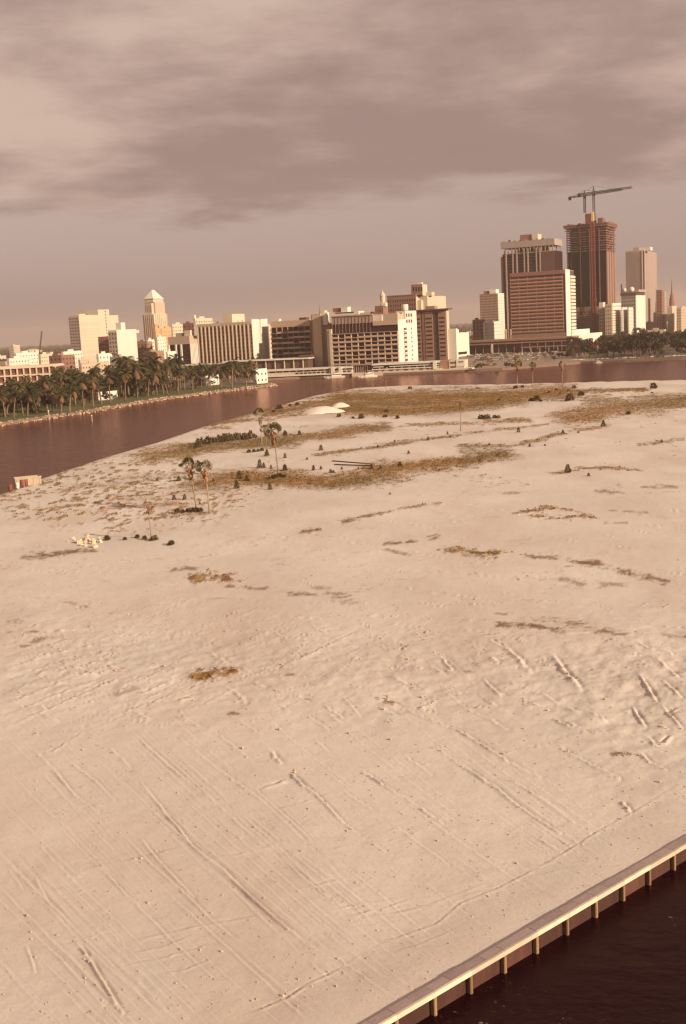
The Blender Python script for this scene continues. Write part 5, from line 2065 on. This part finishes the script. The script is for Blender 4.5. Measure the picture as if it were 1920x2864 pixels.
PINE = [shrub_mesh(s, True) for s in range(4)]
SHRB = [shrub_mesh(s + 10, False) for s in range(4)]
SR = random.Random(77)
C3 = (380, 1120, .2806)
hedge = crop(*C3, [(600, 480), (625, 465), (660, 445), (690, 440), (720, 435), (745, 425), (770, 425), (800, 425), (830, 420), (855, 418), (880, 415), (905, 412), (930, 408), (955, 405), (985, 395), (1010, 400), (1040, 395), (1075, 390), (1100, 395), (1130, 385), (1150, 380)])
for (px, py) in hedge:
    plant('young_pine', PINE[SR.randrange(4)], ('stem', 'foliage'), sand_at(px, py), SR.uniform(0, 6), SR.uniform(.9, 1.6), 'dark young pine in the dense row beside the palm cluster', 'shrub', 'row of young pines by the palm cluster')
scat = crop(*C3, [(1185, 375), (1205, 372), (1250, 410), (1360, 385), (1480, 360), (1500, 350), (1400, 350), (1310, 560), (1490, 580), (1280, 670), (1350, 680), (1490, 700), (1110, 800), (1035, 780), (1010, 885), (640, 1035), (385, 995), (490, 995), (775, 800), (1340, 890), (215, 800), (430, 800)])
scat += crop(*C7, [(15, 288), (125, 280), (160, 282), (178, 280), (710, 275), (965, 268), (1270, 246), (570, 348), (255, 335), (205, 368), (228, 406), (255, 403), (330, 403), (290, 415), (390, 405), (125, 405), (437, 402), (680, 408), (825, 376), (890, 355), (1143, 412), (1217, 425), (1480, 306), (503, 491), (1125, 272), (35, 395), (400, 330), (460, 325), (520, 305), (640, 300), (720, 290), (1005, 322), (860, 318), (1060, 318), (1180, 270), (300, 415), (470, 405), (540, 395)])
for (px, py) in scat:
    s_ = SR.choice((SR.uniform(.3, .5), SR.uniform(.4, .7), SR.uniform(.6, 1.05)))
    wh = 'beside the three-palm cluster' if px < 860 and py < 1260 else 'around the brown grass belt by the long pipes' if px < 1100 and py > 1260 else 'along the thin grass lines near the bare pole' if px < 1420 else 'on the open sand away from palms and poles'
    if px < 620:
        wh = 'near the leaning pair of sand palms'
    lb_ = '%s young pine %s' % ('tiny' if s_ < .55 else 'small', wh)
    plant('young_pine', PINE[SR.randrange(4)], ('stem', 'foliage'), sand_at(px, py), SR.uniform(0, 6), s_, lb_, 'shrub', lb_).scale.z *= SR.uniform(.7, 1.3)
bushes = crop(*C7, [(145, 178), (170, 172), (105, 188), (85, 198), (320, 215), (370, 220), (400, 220), (485, 215), (490, 195), (530, 220), (575, 113), (815, 111), (955, 112), (980, 108), (1145, 122), (1140, 158), (1150, 155), (1010, 158), (1030, 158), (1045, 160), (1115, 130), (1190, 138), (1445, 128), (1450, 112), (1360, 205), (830, 220), (852, 220), (880, 218), (893, 218), (1100, 118), (1075, 130), (1165, 110), (895, 155)])
for (px, py) in bushes:
    s_ = SR.choice((SR.uniform(.7, 1.3), SR.uniform(1.1, 2.4)))
    wh = 'beside the white sand heaps' if px < 1130 and py > 1110 else 'on the white beach facing the marina' if px < 1360 and py < 1100 else 'before the channel near the broad-crowned palm' if py < 1112 else 'at the lower rim of the far grass'
    lb_ = '%s dark rounded shrub %s' % ('small' if s_ < 1.5 else 'large' if s_ > 1.95 else 'middling', wh)
    plant('round_shrub', SHRB[SR.randrange(4)], ('stem', 'foliage'), sand_at(px, py), SR.uniform(0, 6), s_, lb_, 'shrub', lb_).scale.z *= SR.uniform(.7, 1.15)
tuft = crop(*C3, [(1335, 790), (1370, 775), (1400, 780), (1440, 765), (1480, 770), (1130, 520), (1180, 515), (1220, 510), (1260, 505), (1310, 550), (420, 1125), (470, 1115), (520, 1105), (560, 1110), (610, 1108), (650, 1105)]) + [(405, 1507), (424, 1511), (434, 1509), (385, 1503), (476, 1523), (480, 1521), (350, 1508), (300, 1508)]
for (px, py) in tuft:
    plant('low_bush', SHRB[SR.randrange(4)], ('stem', 'foliage'), sand_at(px, py), SR.uniform(0, 6), SR.uniform(.5, .9), 'low dark bush huddled near the feet of the sand palms', 'shrub', 'low bushes at the feet of the sand palms')

# ---- grass and weeds (uncountable)
gmb_v, gmb_f = [], []
GRr = np.random.default_rng(4)
flat = veg.reshape(-1)
area = (GY.reshape(-1) ** 2.6)
prob = np.where((flat > .25) & (inside.reshape(-1)) & (GY.reshape(-1) < 690), flat * area, 0)
prob /= prob.sum()
idx = GRr.choice(len(prob), 34000, p=prob)
gx = GX.reshape(-1)[idx] + GRr.normal(0, .4, len(idx))
gy = GY.reshape(-1)[idx] + GRr.normal(0, .8, len(idx))
gz = zs.reshape(-1)[idx]
vv, ff = [], []
for k in range(3):
    a = GRr.uniform(0, 6.28, len(idx))
    hgt = GRr.uniform(.06, .28, len(idx))
    w = GRr.uniform(.10, .30, len(idx))
    ox, oy = GRr.normal(0, .3, len(idx)), GRr.normal(0, .3, len(idx))
    p0 = np.stack([gx + ox - np.cos(a) * w, gy + oy - np.sin(a) * w, gz - .05], -1)
    p1 = np.stack([gx + ox + np.cos(a) * w, gy + oy + np.sin(a) * w, gz - .05], -1)
    p2 = np.stack([gx + ox + np.sin(a) * w * .6, gy + oy - np.cos(a) * w * .6, gz + hgt], -1)
    vv.append(np.stack([p0, p1, p2], 1).reshape(-1, 3))
vv = np.concatenate(vv).astype(np.float32)
gm = bpy.data.meshes.new('dry_grass')
gm.vertices.add(len(vv))
gm.vertices.foreach_set('co', vv.reshape(-1))
gm.loops.add(len(vv))
gm.loops.foreach_set('vertex_index', np.arange(len(vv), dtype=np.int32))
gm.polygons.add(len(vv) // 3)
gm.polygons.foreach_set('loop_start', np.arange(0, len(vv), 3, dtype=np.int32))
gm.update(calc_edges=True)
gm.materials.append(mat('dry_grass_blade', (.24, .15, .055), .9, .5, .15, translucent=.2))
tag(place(gm, 'dry_grass'), 'brown and olive dry grass growing in patches on the sand', 'grass', None, 'stuff')

# ---- riprap along the palm point
rock_m = mat('pale_riprap', (.50, .36, .23), .95, .35, .8)


def rock_mesh(seed, m):
    r = random.Random(seed)
    bm_ = bmesh.new()
    bmesh.ops.create_icosphere(bm_, subdivisions=1, radius=1)
    for v in bm_.verts:
        v.co *= r.uniform(.65, 1.15)
        v.co.z *= .7
    me_ = bpy.data.meshes.new('rock')
    bm_.to_mesh(me_)
    bm_.free()
    me_.materials.append(m)
    return me_


rv, rf = [], []
tmpl = rock_mesh(1, rock_m)
tv = np.array([v.co[:] for v in tmpl.vertices])
tf = [tuple(p.vertices) for p in tmpl.polygons]
RR = np.random.default_rng(8)
for (x0, y0), (x1, y1) in zip(shore_pen[1:-1] + [shore_pen[-1]], shore_pen[2:] + [shore_quay[0]]):
    ln = math.hypot(x1 - x0, y1 - y0)
    for k in range(int(ln / .55)):
        t_ = RR.random()
        nx, ny = (y1 - y0) / ln, -(x1 - x0) / ln
        o = RR.uniform(-1.2, 1.8)
        if RR.random() < .25 + .25 * math.sin(t_ * ln * .3):
            continue
        s = RR.uniform(.3, .9)
        a = RR.uniform(0, 6.28)
        R2 = np.array([[math.cos(a), -math.sin(a), 0], [math.sin(a), math.cos(a), 0], [0, 0, 1]])
        pp = (tv * s) @ R2.T + np.array([x0 + (x1 - x0) * t_ + nx * o, y0 + (y1 - y0) * t_ + ny * o, max(0, .9 - .5 * max(o, 0)) + (.6 if o < 0 else 0)])
        b0 = len(rv)
        rv.extend(map(tuple, pp))
        rf.extend(tuple(i + b0 for i in f_) for f_ in tf)
rm = bpy.data.meshes.new('riprap')
rm.from_pydata(rv, [], rf)
rm.materials.append(rock_m)
tag(place(rm, 'riprap'), 'pale broken stones heaped along the shore of the palm point', 'stones', None, 'stuff')

# ---- clods, shell bits and litter strewn over the graded sand
cv, cf = [], []
LR = np.random.default_rng(31)
octa = np.array([[1, 0, 0], [-1, 0, 0], [0, 1, 0], [0, -1, 0], [0, 0, .8], [0, 0, -.6]])
of = [(0, 2, 4), (2, 1, 4), (1, 3, 4), (3, 0, 4), (2, 0, 5), (1, 2, 5), (3, 1, 5), (0, 3, 5)]
ln_px = [(s_pts, s_w) for s_pts, s_w, s_h in STROKES if s_h > .1]
for k in range(3600):
    if LR.random() < .55:
        pts_, w_ = ln_px[LR.integers(len(ln_px))]
        i_ = LR.integers(len(pts_) - 1)
        t_ = LR.random()
        px = pts_[i_][0] + (pts_[i_ + 1][0] - pts_[i_][0]) * t_ + LR.normal(0, 5)
        py = pts_[i_][1] + (pts_[i_ + 1][1] - pts_[i_][1]) * t_ + LR.normal(0, 4)
    else:
        px, py = LR.uniform(-60, 1980), LR.uniform(1560, 2850)
    if py < 1500 or py > 2862 or 2150 + (2851 - 2150) - (px - 1040) * .575 - 20 < py and px > 1000:
        continue
    g = sand_at(px, py)
    s = LR.uniform(.02, .06) * (1 + g.y / 140) * (1.8 if LR.random() < .06 else 1)
    b0 = len(cv)
    for o_ in octa:
        cv.append((g.x + o_[0] * s * LR.uniform(.6, 1.3), g.y + o_[1] * s * LR.uniform(.6, 1.3), g.z + s * .25 + o_[2] * s * LR.uniform(.6, 1.2)))
    cf.extend(tuple(i_ + b0 for i_ in f_) for f_ in of)
cm = bpy.data.meshes.new('sand_clods')
cm.from_pydata(cv, [], cf)
cm.materials.append(mat('clod', (.36, .255, .185), .95, .55, 1.4))
tag(place(cm, 'sand_clods'), 'small clods, stones and litter strewn over the graded sand', 'stones', None, 'stuff')

# ---- far canopy toward the horizon (reads as one mass)
fv, ffc = [], []
FC = np.random.default_rng(15)
quad = np.array([[-1, 0, 0], [1, 0, 0], [.6, 0, 1], [-.5, 0, .9]])
for k in range(9000):
    Y = 1000 * (12.5 ** FC.random())
    X = Y * FC.uniform(-.36, .36)
    if X > -.03 * Y and Y < 1400:
        continue
    if Y < 3000 and any(abs(X - fx) < fr and abs(Y - fy) < fr for fx, fy, fr in FOOT):
        continue
    s = FC.uniform(3, 7) * (1 + Y / 6000)
    hh = FC.uniform(4, 9) if Y < 3000 else FC.uniform(6, 15)
    b0 = len(fv)
    for i in range(6):
        a = i * math.pi / 3 + FC.random()
        r0 = s * FC.uniform(.7, 1.1)
        fv.append((X + math.cos(a) * r0, Y + math.sin(a) * r0, LAND + hh * FC.uniform(.3, .6)))
    fv.append((X, Y, LAND + hh))
    fv.append((X, Y, LAND))
    for i in range(6):
        ffc.append((b0 + i, b0 + (i + 1) % 6, b0 + 6))
        ffc.append((b0 + (i + 1) % 6, b0 + i, b0 + 7))
fm = bpy.data.meshes.new('far_trees')
fm.from_pydata(fv, [], ffc)
fm.materials.append(LEAF_B)
tag(place(fm, 'far_trees'), 'dark mass of far street trees reaching to the horizon', 'trees', None, 'stuff')

# ================================================================== THINGS ON THE SAND
MOUND = mat('white_sand_heap', (.62, .54, .46), .95, .1, .4, bump=.3)


def heap(px, py, wpx, hpx, label, seed):
    c = sand_at(px, py)
    u = (ground(px + wpx / 2, py, SANDZ) - ground(px - wpx / 2, py, SANDZ)).length / 2
    hh = at_depth(px, py - hpx, c.y).z - c.z
    mb = MB()
    r = random.Random(seed)
    N, M = 28, 9
    ph = [r.uniform(0, 6) for _ in range(3)]
    for j in range(M):
        t_ = j / (M - 1)
        for k in range(N):
            a = 2 * math.pi * k / N
            rr = u * (1 - t_ * .93) * (1 + .10 * math.sin(2 * a + ph[0]) + .06 * math.sin(5 * a + ph[1]))
            z = hh * (1 - (1 - t_) ** 1.5) + .08 * hh * math.sin(3 * a + ph[2]) * t_ * (1 - t_) * 3
            mb.v.append((rr * math.cos(a), rr * math.sin(a) * .8, z - (.25 if j == 0 else 0)))
    for j in range(M - 1):
        for k in range(N):
            k2 = (k + 1) % N
            mb.f.append((j * N + k, j * N + k2, (j + 1) * N + k2, (j + 1) * N + k))
    mb.f.append(tuple((M - 1) * N + k for k in range(N)))
    o = mb.build('sand_heap', MOUND, None, True)
    o.location = c
    tag(o, label, 'sand heap')


heap(905, 1156, 96, 20, 'larger smooth white sand heap beside the green grass', 1)
heap(950, 1140, 50, 14, 'smaller white sand heap behind the larger one', 2)

PALE = mat('pale_limestone', (.60, .47, .33), .95, .2, .8, bump=.3)
RK = [rock_mesh(s + 30, PALE) for s in range(5)]
KR = random.Random(9)
for k in range(34):
    px, py = 240 + KR.gauss(0, 24), 1512 + KR.gauss(0, 8)
    g = sand_at(px, py)
    s = KR.uniform(.22, .62)
    o = place(RK[k % 5], 'boulder', None, (g.x, g.y, g.z + s * .25), (KR.uniform(0, 6), KR.uniform(0, 6), 0), (s, s, s))
    tag(o, 'pale limestone boulder in the loose rock pile near the bald palm', 'boulder', 'boulders of the loose rock pile')

# beige tank at the water's edge
g = sand_at(78, 1356)
BOXM = mat('faded_beige_paint', (.42, .33, .24), .8, .15, .6, streak=True)
e = empty('steel_tank', g, math.radians(24), 'beige open-topped steel tank at the waterside beside red drums', 'tank')
w, d, h = 6.4, 3.0, 2.5
mb = MB().box(-w / 2, w / 2, -d / 2, -d / 2 + .12, -.2, h).box(-w / 2, w / 2, d / 2 - .12, d / 2, -.2, h)
mb.box(-w / 2, -w / 2 + .12, -d / 2 + .12, d / 2 - .12, -.2, h).box(w / 2 - .12, w / 2, -d / 2 + .12, d / 2 - .12, -.2, h)
mb.build('shell', BOXM, e)
cube('inside_floor', e, DARKBR, -w / 2 + .13, w / 2 - .13, -d / 2 + .13, d / 2 - .13, h * .62, h * .66)
cube('rim', e, BOXM, -w / 2 - .12, w / 2 + .12, -d / 2 - .12, -d / 2 - .002, h - .22, h + .02)
for k in range(5):
    cube('stiffener', e, BOXM, -w / 2 + .3 + k * 1.4, -w / 2 + .45 + k * 1.4, -d / 2 - .1, -d / 2 - .002, -.1, h - .23)
RDM = mat('faded_red_paint', (.20, .06, .04), .8, .25, 1.0)
for i, (px, py, lab, m) in enumerate([(30, 1368, 'faded red drum beside the waterside tank, standing apart', RDM), (74, 1358, 'faded red drum touching the beige waterside tank', RDM), (63, 1362, 'second red drum between the tank and the white one', RDM), (50, 1366, 'white drum standing among the faded red drums', WHITE)]):
    g = sand_at(px, py)
    s = .5 if m is RDM else .4
    e = empty('drum', g, 0, lab, 'drum')
    MB().lathe([(s, -.1), (s, .5), (s * 1.04, .52), (s * 1.04, .58), (s, .6), (s, 1.1), (s * 1.04, 1.12), (s * 1.04, 1.18), (s, 1.2), (s, 1.75)], 14).build('shell', m, e, True)
    MB().lathe([(s * 1.03, 0), (s * 1.03, .06), (s * .9, .06), (s * .9, .03)], 14).build('lid', m, e).location.z = 1.752
g0, g1 = sand_at(84, 1357), sand_at(150, 1348)
for i in range(3):
    o = MB().beam((0, 0, 0), tuple((g1 - g0) * (.5 - .1 * i)), .22, .15, 7).build('driftwood_log', TRUNKD)
    o.location = g0 + (g1 - g0) * (.24 * i) + Vector((.3 * i, -.5 * i, .2))
    tag(o, ('thick dark log lying by the red drums', 'middle dark log of the drift line by the tank', 'thin dark log at the far end of the drift line')[i], 'log')
for i, (a, c) in enumerate((((930, 1291), (1040, 1299)), ((936, 1301), (1040, 1307)))):
    p, q_ = sand_at(*a), sand_at(*c)
    o = MB().beam((0, 0, 0), tuple(q_ - p), .16, .16, 8).build('steel_pipe', STEEL)
    o.location = p + Vector((0, 0, .15))
    tag(o, ('long dark pipe lying on the sand behind its shorter twin', 'shorter dark pipe lying in front on the sand')[i], 'pipe')
# white marker posts by the palm point
for px, py, hp, lab in ((137, 1166, 19, 'white marker post on the lawn edge of the palm point'), (258, 1179, 18, 'white channel marker pile standing in the water off the point')):
    g = ground(px, py, LAND if px < 200 else 0)
    hh = at_depth(px, py - hp, g.y).z - g.z
    e = empty('marker_post', g, 0, lab, 'post')
    MB().lathe([(.32, -2), (.30, hh - .5), (.36, hh - .48), (.36, hh - .1), (.12, hh)], 10).build('shaft', WHITE, e, True)
    MB().lathe([(.34, 0), (.34, .3)], 10).build('band', DARKBR if px > 200 else CREAM, e).location.z = hh - .95

# ================================================================== CARS AND BOATS
CARP = [mat('car_paint_%d' % i, c, .35, .05, .2, spec=.5) for i, c in enumerate([(.62, .56, .48), (.50, .42, .33), (.30, .24, .20), (.10, .06, .05), (.30, .08, .05), (.20, .17, .14), (.55, .45, .25)])]
CNAME = ['white', 'cream', 'grey', 'dark', 'red', 'slate', 'yellow']
TYRE = mat('tyre_rubber', (.03, .02, .02), .9)
prof = [(-2.5, .35), (-2.55, .75), (-1.5, .88), (1.45, .92), (2.45, .78), (2.5, .38)]
CARB = []
for m in CARP:
    mb = MB()
    for s in (-.9, .9):
        for x, z in prof:
            mb.v.append((x, s, z))
    N = len(prof)
    mb.f += [tuple(range(N)), tuple(reversed(range(N, 2 * N)))] + [(i, N + i, N + (i + 1) % N, (i + 1) % N) for i in range(N)]
    mb.box(-.85, .75, -.68, .68, 1.38, 1.46)
    CARB.append(mb.mesh('body', m))
gp = [(-1.5, .9), (-.85, 1.38), (.75, 1.38), (1.4, .92)]
mb = MB()
for s in (-.78, .78):
    for x, z in gp:
        mb.v.append((x, s * (.88 if z > 1 else 1), z))
mb.f += [(0, 1, 2, 3), (7, 6, 5, 4)] + [(i, 4 + i, 4 + (i + 1) % 4, (i + 1) % 4) for i in range(4)]
CARG = mb.mesh('windows', GLASS)
mb = MB()
for k in range(10):
    a = 2 * math.pi * k / 10
    mb.v += [(.33 * math.cos(a), -.1, .33 * math.sin(a)), (.33 * math.cos(a), .1, .33 * math.sin(a))]
mb.f += [(2 * k, 2 * k + 1, 2 * ((k + 1) % 10) + 1, 2 * ((k + 1) % 10)) for k in range(10)] + [tuple(2 * k for k in range(10)), tuple(2 * k + 1 for k in reversed(range(10)))]
CARW = mb.mesh('wheel', TYRE)
CARR = random.Random(44)


def car(p, rz, label, group, ci=None):
    ci = CARR.choice((0, 0, 0, 1, 1, 2, 3, 4, 5, 6)) if ci is None else ci
    e = empty('parked_car', p, rz, label % CNAME[ci], 'car', group % CNAME[ci])
    place(CARB[ci], 'body', e)
    place(CARG, 'windows', e)
    for x in (-1.55, 1.55):
        for y in (-.85, .85):
            place(CARW, 'wheel', e, (x, y, .33))
    return e


for row, (py, x0, x1) in enumerate(((985, 1300, 1480), (987.5, 1300, 1540), (990, 1296, 1545), (993, 1300, 1545), (996.5, 1310, 1540), (1001, 1330, 1530), (1006, 1325, 1520), (1012, 1320, 1500), (1021, 1310, 1400))):
    px = x0
    while px < x1:
        px += CARR.uniform(8.5, 10.5)
        if CARR.random() < (.08 if row < 6 else .35):
            continue
        g = ground(px, py - (px - 1400) * .050, LAND)
        if g.y < 862 or any(math.hypot(g.x - fx, g.y - fy) < 6 for fx, fy, fr in FOOT):
            continue
        car(g + Vector((0, 0, .02)), math.radians(60 if row % 2 else 240) + CARR.uniform(-.08, .08), '%s car parked in the waterfront lot before the long hall', '%s cars in the waterfront lot')
for k in range(26):
    px = 1600 + k * 12.5 + CARR.uniform(-2, 2)
    g = ground(px, 1011 - (px - 1600) * .026 + (0 if px < 1750 else 0), LAND)
    g = ground(px, 1009 - (px - 1600) * .040, LAND)
    if CARR.random() < .2:
        continue
    car(g + Vector((0, 0, .02)), CARR.choice((.5, .1, -.3, 1.2)), '%s car parked under the park trees along the seaward drive', '%s cars along the park drive')


def boat(px, py, ln, rz, label):
    g = ground(px, py, 0)
    e = empty('motor_yacht', g, rz, label, 'boat')
    mb = MB()
    st = [(-.5, .17, .20, -.05), (-.2, .19, .21, -.06), (.15, .18, .23, -.06), (.36, .10, .26, -.04), (.5, .0, .29, .06)]
    for x, wd, zd, zk in st:
        mb.v += [(x * ln, -wd * ln, zd * ln * .42), (x * ln, -wd * ln * .6, zk * ln), (x * ln, wd * ln * .6, zk * ln), (x * ln, wd * ln, zd * ln * .42)]
    for i in range(4):
        for k in range(3):
            mb.f.append((4 * i + k, 4 * (i + 1) + k, 4 * (i + 1) + k + 1, 4 * i + k + 1))
        mb.f.append((4 * i + 3, 4 * (i + 1) + 3, 4 * (i + 1), 4 * i))
    mb.f.append((0, 1, 2, 3))
    mb.build('hull', WHITE, e)
    z = .1 * ln
    w_ = .13 * ln
    cube('cabin', e, WHITE, -.32 * ln, .14 * ln, -w_, w_, z - .02 * ln, z + .10 * ln)
    cube('cabin_window', e, GLASS, -.29 * ln, .12 * ln, -w_ - .02, w_ + .02, z + .04 * ln, z + .08 * ln)
    cube('flybridge', e, CREAM, -.24 * ln, .02 * ln, -w_ * .8, w_ * .8, z + .101 * ln, z + .15 * ln)
    mb = MB()
    for sx in (-.2, -.02):
        for sy in (-.75, .75):
            mb.beam((sx * ln, sy * w_, z + .15 * ln), (sx * ln, sy * w_, z + .21 * ln), .05)
    mb.box(-.22 * ln, 0, -w_ * .8, w_ * .8, z + .21 * ln, z + .22 * ln)
    mb.build('hardtop', WHITE, e)
    MB().beam((-.02 * ln, 0, z + .22 * ln), (-.04 * ln, 0, z + .5 * ln), .06, .03).beam((.3 * ln, -.1 * ln, z), (.1 * ln, -.2 * ln, z + .5 * ln), .04, .02).build('mast_and_outrigger', CREAM, e)


boat(936, 1057, 15, math.radians(190), 'white motor yacht moored below the left terrace')
boat(1028, 1055, 14, math.radians(200), 'white motor yacht with raised bridge moored at the glazed terrace centre')
boat(1225, 1043, 14, math.radians(165), 'white motor yacht moored at the end block of the terrace')
boat(1300, 1038, 9, math.radians(175), 'small white cruiser moored where the terrace meets the parking lot')
boat(1672, 1016, 7, math.radians(170), 'bright white launch lying off the park drive')

# ------------------------------------------------------------------ haze over land and water
mh = bpy.data.materials.new('haze')
mh.use_nodes = True
t = mh.node_tree
for n in list(t.nodes):
    if n.type != 'OUTPUT_MATERIAL':
        t.nodes.remove(n)
pvn = nd(t, 'ShaderNodeVolumePrincipled')
pvn.inputs['Color'].default_value = (.96, .80, .72, 1)
pvn.inputs['Density'].default_value = .00007
pvn.inputs['Anisotropy'].default_value = .2
t.links.new(pvn.outputs[0], t.nodes['Material Output'].inputs['Volume'])
hz = MB().box(-9600, 9600, -3000, 14200, -4, 205).build('haze', mh)
tag(hz, 'thin rosy haze lying over the bay and the city', None, None, 'stuff')
